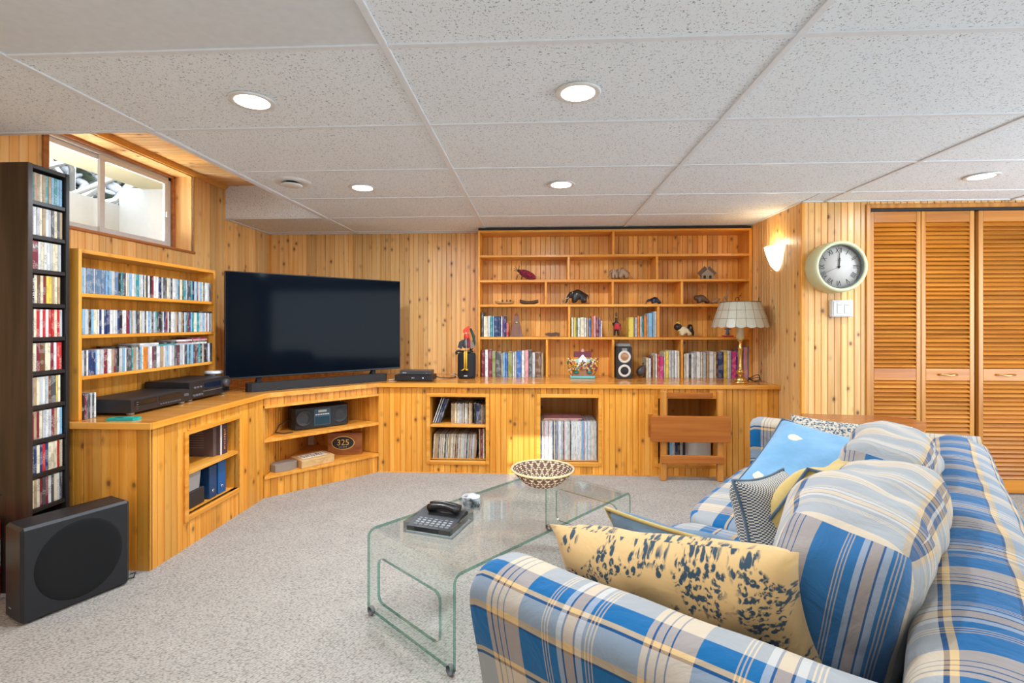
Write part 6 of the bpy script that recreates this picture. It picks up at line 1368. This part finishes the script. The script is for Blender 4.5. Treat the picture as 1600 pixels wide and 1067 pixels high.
def pillow(name, label, c, ex, ey, w, h, t, m, pipe, seed=0, group=None, concave=.10, amp=.010, uvs=1.0, bend=0.0):
    M = frame(c, ex, Vector(ey), Vector(ex).cross(Vector(ey))); ez = Vector(ex).cross(Vector(ey)).normalized()
    ey2 = ez.cross(Vector(ex)).normalized(); M = frame(c, ex, ey2, ez)
    th_ = thing(name, label, 'pillow', M=M, group=group); n = 26; mb = MB()
    def pt(a, b, s_):
        x = w / 2 * a * (1 - concave * (1 - b * b)); y = h / 2 * b * (1 - concave * (1 - a * a))
        e = max(0, 1 - a ** 4) ** .55 * max(0, 1 - b ** 4) ** .55; z = s_ * t / 2 * e
        nz = Vector((x * 6 + seed, y * 6, s_ * 2)); z += noise.noise(nz) * amp * e * 1.6 + noise.noise(nz * 2.4) * amp * e; z += bend * (a * a - .5) * w
        return Vector((x, y, z))
    for s_ in (1, -1):
        vs = [pt(-1 + 2 * i / n, -1 + 2 * j / n, s_) for j in range(n + 1) for i in range(n + 1)]
        fs = [(j * (n + 1) + i, j * (n + 1) + i + 1, (j + 1) * (n + 1) + i + 1, (j + 1) * (n + 1) + i) for j in range(n) for i in range(n)]
        if s_ < 0: fs = [f_[::-1] for f_ in fs]
        mb.add(vs, fs, 0, [[(vs[k].x * uvs + .37 * seed, vs[k].y * uvs + s_) for k in f_] for f_ in fs], smooth=True)
    mb.build('pillow_cover', m, th_, local=True, weld=True)
    if pipe is not None:
        K = [(-1 + 2 * k / 14, -1) for k in range(14)] + [(1, -1 + 2 * k / 14) for k in range(14)] + [(1 - 2 * k / 14, 1) for k in range(14)] + [(-1, 1 - 2 * k / 14) for k in range(14)]
        MB().tube([pt(a, b, 0) * 1.004 for a, b in K], .0048, 6, closed=True).build('piping', pipe, th_, local=True)
    return th_, pt
def leaf(parent, pt, a, b, s=.045, ang=0.4, side=1):
    n = 14; P = []
    for k in range(n):
        t_ = 2 * PI * k / n; r_ = s * (.5 + .12 * math.cos(t_) + (.25 if k == 0 else 0)); P.append((r_ * math.cos(t_ + ang), r_ * .8 * math.sin(t_ + ang)))
    c = pt(a, b, side); vs = [Vector((c.x + x, c.y + y, c.z + side * .003)) for x, y in P] + [Vector((c.x + x, c.y + y, c.z - side * .002)) for x, y in P]
    fs = [tuple(range(n)) if side > 0 else tuple(range(n))[::-1]] + [(k, (k + 1) % n, n + (k + 1) % n, n + k) for k in range(n)]
    MB().add(vs, fs).build('leaf_applique', C_cream, parent, local=True)
def Ppx(x, y, u):   # point at sofa coordinate u on the sight line of a pixel (used once, to place the pillow corners)
    r_ = Vector(ray(x, y)); k = u / r_.dot(SU); return Vector((0, 0, CZ)) + r_ * k
# light blue pillow leaning on the far arm
TL, BLc, TR = Ppx(1207, 656, 2.80), Ppx(1163, 776, 2.34), Ppx(1372, 702, 2.72)
ex = (TR - TL); ey = (TL - BLc)
th1, pt1 = pillow('throw_pillow', 'sky blue suede pillow with cream leaf patches leaning on the far arm', (TR + BLc) / 2, ex.normalized(), ey.normalized(), ex.length * 1.08, ey.length * 1.08, .13, C_blue, C_pipe, 2, 'throw pillows on the sofa', .07)
leaf(th1, pt1, -.52, .42, .05, .2); leaf(th1, pt1, -.62, -.62, .05, 2.0); leaf(th1, pt1, .35, -.35, .05, 1.0)
c2 = S(2.83, -.31, .545)
pillow('throw_pillow', 'cream and blue toile pillow squeezed behind the sky blue one', c2, SWv, (Vector((0, 0, 1)) * .8 + SU * .6).normalized(), .50, .36, .10, C_toilew, None, 4, 'throw pillows on the sofa', .10)
# yellow pillow with slate piping, edge-on against the back cushions
ez_ = (-SWv * .80 + Vector((0, 0, 1)) * .45 + SU * -.25).normalized(); ex_ = (SU * .94 + SWv * .25).normalized(); ey_ = ez_.cross(ex_)
pillow('throw_pillow', 'mustard yellow pillow with slate blue piping leaning on the back cushions', S(1.80, -.285, .585), ex_, ey_, .44, .40, .15, C_yel, C_pipe, 6, 'throw pillows on the sofa', .08, bend=.10)
# small gingham pillow
ex_ = (SWv * .35 + SU * .90).normalized(); ey_ = (Vector((0, 0, 1)) * .93 + SU * .2 - SWv * .2).normalized()
pillow('throw_pillow', 'small blue and cream gingham pillow in front of the yellow one', S(1.70, -.385, .565), ex_, ey_, .25, .25, .15, C_ging, C_pipe, 8, 'throw pillows on the sofa', .12)
# slate pillow behind the toile one
pillow('throw_pillow', 'slate blue pillow with tan piping behind the yellow toile pillow', S(1.20, -.43, .545), SWv, (Vector((0, 0, 1)) * .88 - SU * .47).normalized(), .40, .34, .11, C_slate, C_pipey, 3, 'throw pillows on the sofa', .10)
# toile pillow against the near arm
pillow('throw_pillow', 'yellow toile pillow with navy flower print leaning on the near arm', S(1.03, -.415, .580), (SWv + Vector((0, 0, .17))).normalized(), (Vector((0, 0, 1)) * .94 - SU * .33).normalized(), .54, .31, .15, C_toile, None, 5, 'throw pillows on the sofa', .08)
print('objects', len(bpy.data.objects), 'tris', sum(len(o.data.polygons) for o in bpy.data.objects if o.type == 'MESH'))
